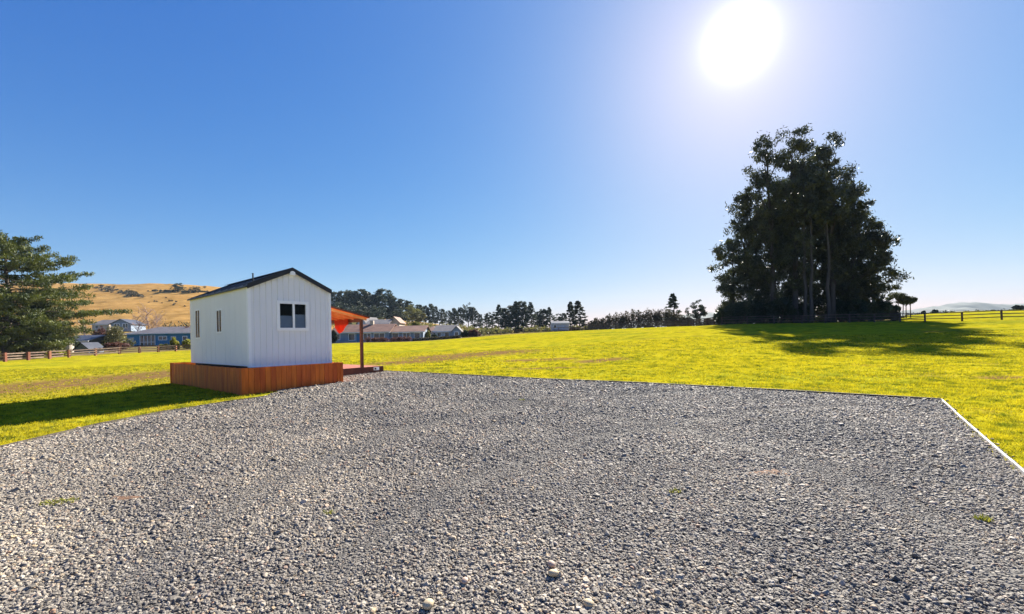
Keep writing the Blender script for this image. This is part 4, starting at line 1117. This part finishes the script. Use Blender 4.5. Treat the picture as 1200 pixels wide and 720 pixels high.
SHRUBS = [
 ('olive bushy tree by the left end of the blue house', 138, 90, 34, 377, 'olive_leaf'),
 ('russet bush left of the olive bushy tree', 118, 92, 26, 381, 'red_leaf'),
 ('pinkish scrubby bush at the fence in front of olive bush', 134, 84, 28, 398, 'red_leaf'),
 ('bright yellow-green bush before the blue house windows', 204, 92, 11, 394, 'lime_leaf'),
 ('yellow-green bush by the cabin wall in front of the blue house', 219, 93, 13, 396, 'lime_leaf'),
 ('low yellow-green bush at the fence before the blue house', 192, 91, 10, 402, 'lime_leaf'),
 ('low lime bush at the fence under the large pine', 66, 74, 20, 410, 'lime_leaf'),
 ('dark bush against the cabin end of the long house', 391, 96, 9, 386, 'dark_leaf'),
 ('dark red rounded bush right of the blue-white house', 556, 100, 15, 385, 'red_leaf'),
 ('dark green bush left of the dark red rounded bush', 545, 104, 12, 386, 'dark_leaf'),
 ('dark bush alone in the gap before the middle tree group', 607, 112, 12, 382, 'dark_leaf'),
 ('brown bush at the foot of the twin conifers', 674, 104, 16, 382, 'hedge_leaf'),
 ('green bush between the long house and blue-white house', 499, 104, 12, 384, 'olive_leaf'),
 ('green bushy tree over the long house roof end', 487, 118, 20, 372, 'olive_leaf'),
 ('green bush touching the left end of the blue-white house', 508, 100, 8, 391, 'dark_leaf'),
 ('reddish bush beside the right end of the blue house roof', 220, 112, 10, 377, 'red_leaf'),
 ('dark bush far out on the right beyond the rail fence', 1196, 120, 16, 357, 'dark_leaf'),
 ('small dark bush on the skyline before the blue hills', 1096, 150, 6, 362.5, 'dark_leaf'),
 ('tiny dark bush on the skyline left of the small one', 1083, 150, 5, 364, 'dark_leaf'),
 ('tiny dark bush on the skyline right of the small one', 1164, 150, 5, 363.5, 'dark_leaf'),
 ('brown bush under the round-headed small tree', 806, 98, 16, 370, 'hedge_leaf'),
 ('pale dry bush between the round-headed tree and the gum clump', 832, 90, 14, 371, 'hedge_leaf'),
]
for lb, px, Y, w, tp, mk in SHRUBS: shrub('bush', lb, px, Y, w, tp, M[mk], 420, .0022 * Y)

def bare_tree(label, px, Y, top_py, spread):
    g = G(px, Y); H = up(px, top_py, Y) - g.z
    t = thing('bare_tree', label, 'tree', g); mb = MB()
    tr = limb(mb, (0, 0, -.2), (0, 0, H * .95), .16, .03, 0, 6, 6)
    tw = MB()
    for k in range(26):
        i = 1 + k % 5; p0 = tr[i].lerp(tr[i + 1], random.random()); a = random.uniform(0, 6.28); l = spread * H * random.uniform(.5, 1) * (1.15 - i * .12)
        p1 = p0 + Vector((l * math.cos(a), l * math.sin(a), l * random.uniform(.6, 1.3)))
        pts = limb(mb, p0, p1, .06, .02, 0, 4, 3)
        for _ in range(7):
            q0 = pts[random.randrange(1, 4)]; q1 = q0 + Vector((random.gauss(0, .5), random.gauss(0, .5), random.uniform(.2, 1.0))) * (.12 * H)
            tw.tube([q0, q1], [.03, .014], 3)
    mb.build('trunk', M['bare_bark'], t); tw.build('twigs', M['bare_bark'], t); return t
bare_tree('bare pinkish tree with pale trunk behind the blue house roof', 173, 124, 363, .42)
bare_tree('bare twiggy tree left of the pale-trunked one by the blue house', 162, 122, 371, .45)
bare_tree('bare twiggy tree right of the pale-trunked one by the blue house', 184, 126, 369, .45)
bare_tree('small bare tree between the large pine and the grey house', 98, 100, 380, .45)

# loose scrub on the hill gully and between the far houses
def scrub(name, label, spots, mat, size, per):
    P = []
    for x, y, r in spots: P.append(np.array((x, y, gz(x, y))) + np.abs(ball(per, (r, r, r * .8))) * np.sign(rng.normal(size=(per, 3))) * (1, 1, 0) + ball(per, (r, r, r * .8)) * (0, 0, 1) + (0, 0, r * .45))
    tag(link(name, fast_mesh(name, leaves(np.concatenate(P), size, .2, .5), 4, mat)), label, 'scrub', kind='stuff')
sp = []
def along(p0, Y0, p1, Y1, n, spread, r):
    for _ in range(n):
        f = rng.random(); q = G(p0 + (p1 - p0) * f, Y0 + (Y1 - Y0) * f + rng.normal(0, spread)); sp.append((q.x + rng.normal(0, spread * .3), q.y, r * rng.uniform(.5, 1.3)))
def along_px(x0, y0, x1, y1, n, sx, sy, r):
    for _ in range(n):
        f = rng.random(); q = hit(x0 + (x1 - x0) * f + rng.normal(0, sx), y0 + (y1 - y0) * f + rng.normal(0, sy)); sp.append((q.x, q.y, r * rng.uniform(.5, 1.3)))
along_px(114, 337, 168, 348, 90, 4, 1.6, 1.3); along_px(175, 341.5, 262, 343.5, 80, 2, .3, .9); along_px(150, 349, 215, 356, 14, 8, 4, .5)
scrub('hill_scrub', 'dark scrub along the gully on the golden hill', sp, M['hedge_leaf'], .6, 22)
sp = []
along(495, 120, 690, 125, 80, 6, 1.0); along(500, 160, 690, 160, 110, 16, 1.3); along(395, 170, 560, 180, 90, 20, 1.6); along(105, 125, 230, 135, 50, 8, 1.0)
along(395, 225, 560, 235, 90, 14, 2.2); along(0, 105, 140, 110, 30, 7, .9)
scrub('garden_scrub', 'mixed low garden scrub between the far houses', sp, M['olive_leaf'], .45, 30)
sp = []
along(1060, 170, 1250, 170, 60, 5, .9); along(690, 125, 850, 110, 40, 6, .9); along(840, 84, 1050, 84, 70, 3, 1.3)
scrub('dark_scrub', 'dark scrub on the skyline and behind the gum trees', sp, M['dark_leaf'], .40, 30)

# ------------------------------------------------------------------ small things on the gravel
def stone(label, px, py, r, mat):
    g = hit(px, py); bm = bmesh.new(); bmesh.ops.create_icosphere(bm, subdivisions=2, radius=r)
    for v in bm.verts:
        n_ = .22 * math.sin(v.co.x * 55 / (r * 30) + px) + .18 * math.sin(v.co.y * 60 / (r * 30) + py)
        v.co *= 1 + n_ * .5; v.co.z *= .62
    me = bpy.data.meshes.new('loose_stone'); bm.to_mesh(me); bm.free(); me.materials.append(mat)
    me.polygons.foreach_set('use_smooth', [True] * len(me.polygons))
    o = link('loose_stone', me); o.location = (g.x, g.y, g.z + .022 + r * .35); o.rotation_euler = (.1, .15, px)
    return tag(o, label, 'stone')
M['tan_stone'] = surf('tan_stone', (.56, .44, .27), (.44, .33, .20), 20, .7, .2, 60)
M['pink_stone'] = surf('pink_stone', (.50, .36, .27), (.40, .28, .21), 20, .7, .2, 60)
stone('large rounded tan stone in the foreground gravel, middle of the picture', 649, 678, .033, M['tan_stone'])
stone('pinkish stone just behind the large rounded tan one', 646, 667, .028, M['pink_stone'])
stone('tan stone at the bottom edge of the gravel, left of centre', 501, 716, .036, M['tan_stone'])
stone('orange-brown stone in the foreground gravel, left of the tan ones', 545, 687, .025, M['pink_stone'])
stone('tan stone at the bottom edge of the gravel, right of centre', 690, 714, .03, M['tan_stone'])
M['weed'] = surf('weed', (.20, .22, .03), (.33, .31, .05), 8, .8, translucent=.4)
M['dirt'] = surf('dirt', (.12, .065, .04), (.20, .11, .06), 9, .95, .8, 30)
def weed(label, px, py, rx, n, h):
    g = hit(px, py); V = np.empty((n, 3, 3)); a = rng.uniform(0, 6.28, n); q = np.sqrt(rng.random(n)) * rx; d = rng.uniform(0, 6.28, n)
    bx, by = q * np.cos(a), q * np.sin(a) * .6; w = .006
    V[:, 0] = np.stack([bx - w * np.sin(d), by + w * np.cos(d), 0 * a], 1); V[:, 1] = np.stack([bx + w * np.sin(d), by - w * np.cos(d), 0 * a], 1)
    V[:, 2] = np.stack([bx + .03 * np.cos(d), by + .03 * np.sin(d), h * rng.uniform(.5, 1.2, n)], 1)
    o = link('weed', fast_mesh('weed', V.reshape(-1, 3), 3, M['weed'])); o.location = (g.x, g.y, g.z + .015); tag(o, label, 'weed')
weed('low green weed patch in the gravel near the left edge', 70, 591, .16, 170, .028)
weed('small green weed in the gravel below the pale edging', 1152, 613, .06, 60, .04)
weed('small green weed in the right half of the gravel', 791, 579, .06, 50, .035)
weed('little green weed in the gravel left of centre', 386, 604, .06, 40, .03)
weed('small weed at the far gravel edge right of the deck', 612, 470, .08, 40, .04)
def dirt(label, px, py, rx, ry):
    g = hit(px, py); v = [(0, 0, .020)]; f = []
    for k in range(20):
        a = k / 20 * 6.283; s = 1 + .25 * math.sin(3 * a + px) + rng.normal(0, .1)
        v.append((rx * .5 * s * math.cos(a), ry * .5 * s * math.sin(a), .017 + rng.normal(0, .003)))
    for k in range(20):
        a = k / 20 * 6.283; s = 1 + .25 * math.sin(3 * a + px) + rng.normal(0, .12)
        v.append((rx * s * math.cos(a), ry * s * math.sin(a), .004))
    for k in range(20):
        k2 = (k + 1) % 20; f.append((0, 1 + k, 1 + k2)); f.append((1 + k, 21 + k, 21 + k2, 1 + k2))
    o = MB().add(v, f).build('dirt_patch', M['dirt'], None, True); o.location = (g.x, g.y, g.z + .004); tag(o, label, 'dirt')
dirt('flat brown patch of earth in the gravel at the left', 146, 586, .24, .10)
dirt('flat brown patch of earth in the right half of the gravel', 903, 556, .26, .14)

# ------------------------------------------------------------------ thin bluish air over the distance
hz = MB().box(-2200, 2200, -180, 2100, -6, 190).build('haze', None)
hm, N, L = material('haze_air')
ho = N.new('ShaderNodeOutputMaterial'); hv = N.new('ShaderNodeVolumePrincipled')
hv.inputs['Color'].default_value = (.58, .78, 1.0, 1); hv.inputs['Density'].default_value = .00009; hv.inputs['Anisotropy'].default_value = .0
L.new(hv.outputs[0], ho.inputs['Volume'])
hz.data.materials.append(hm); tag(hz, 'thin bluish haze over the far hills', 'haze', kind='stuff')
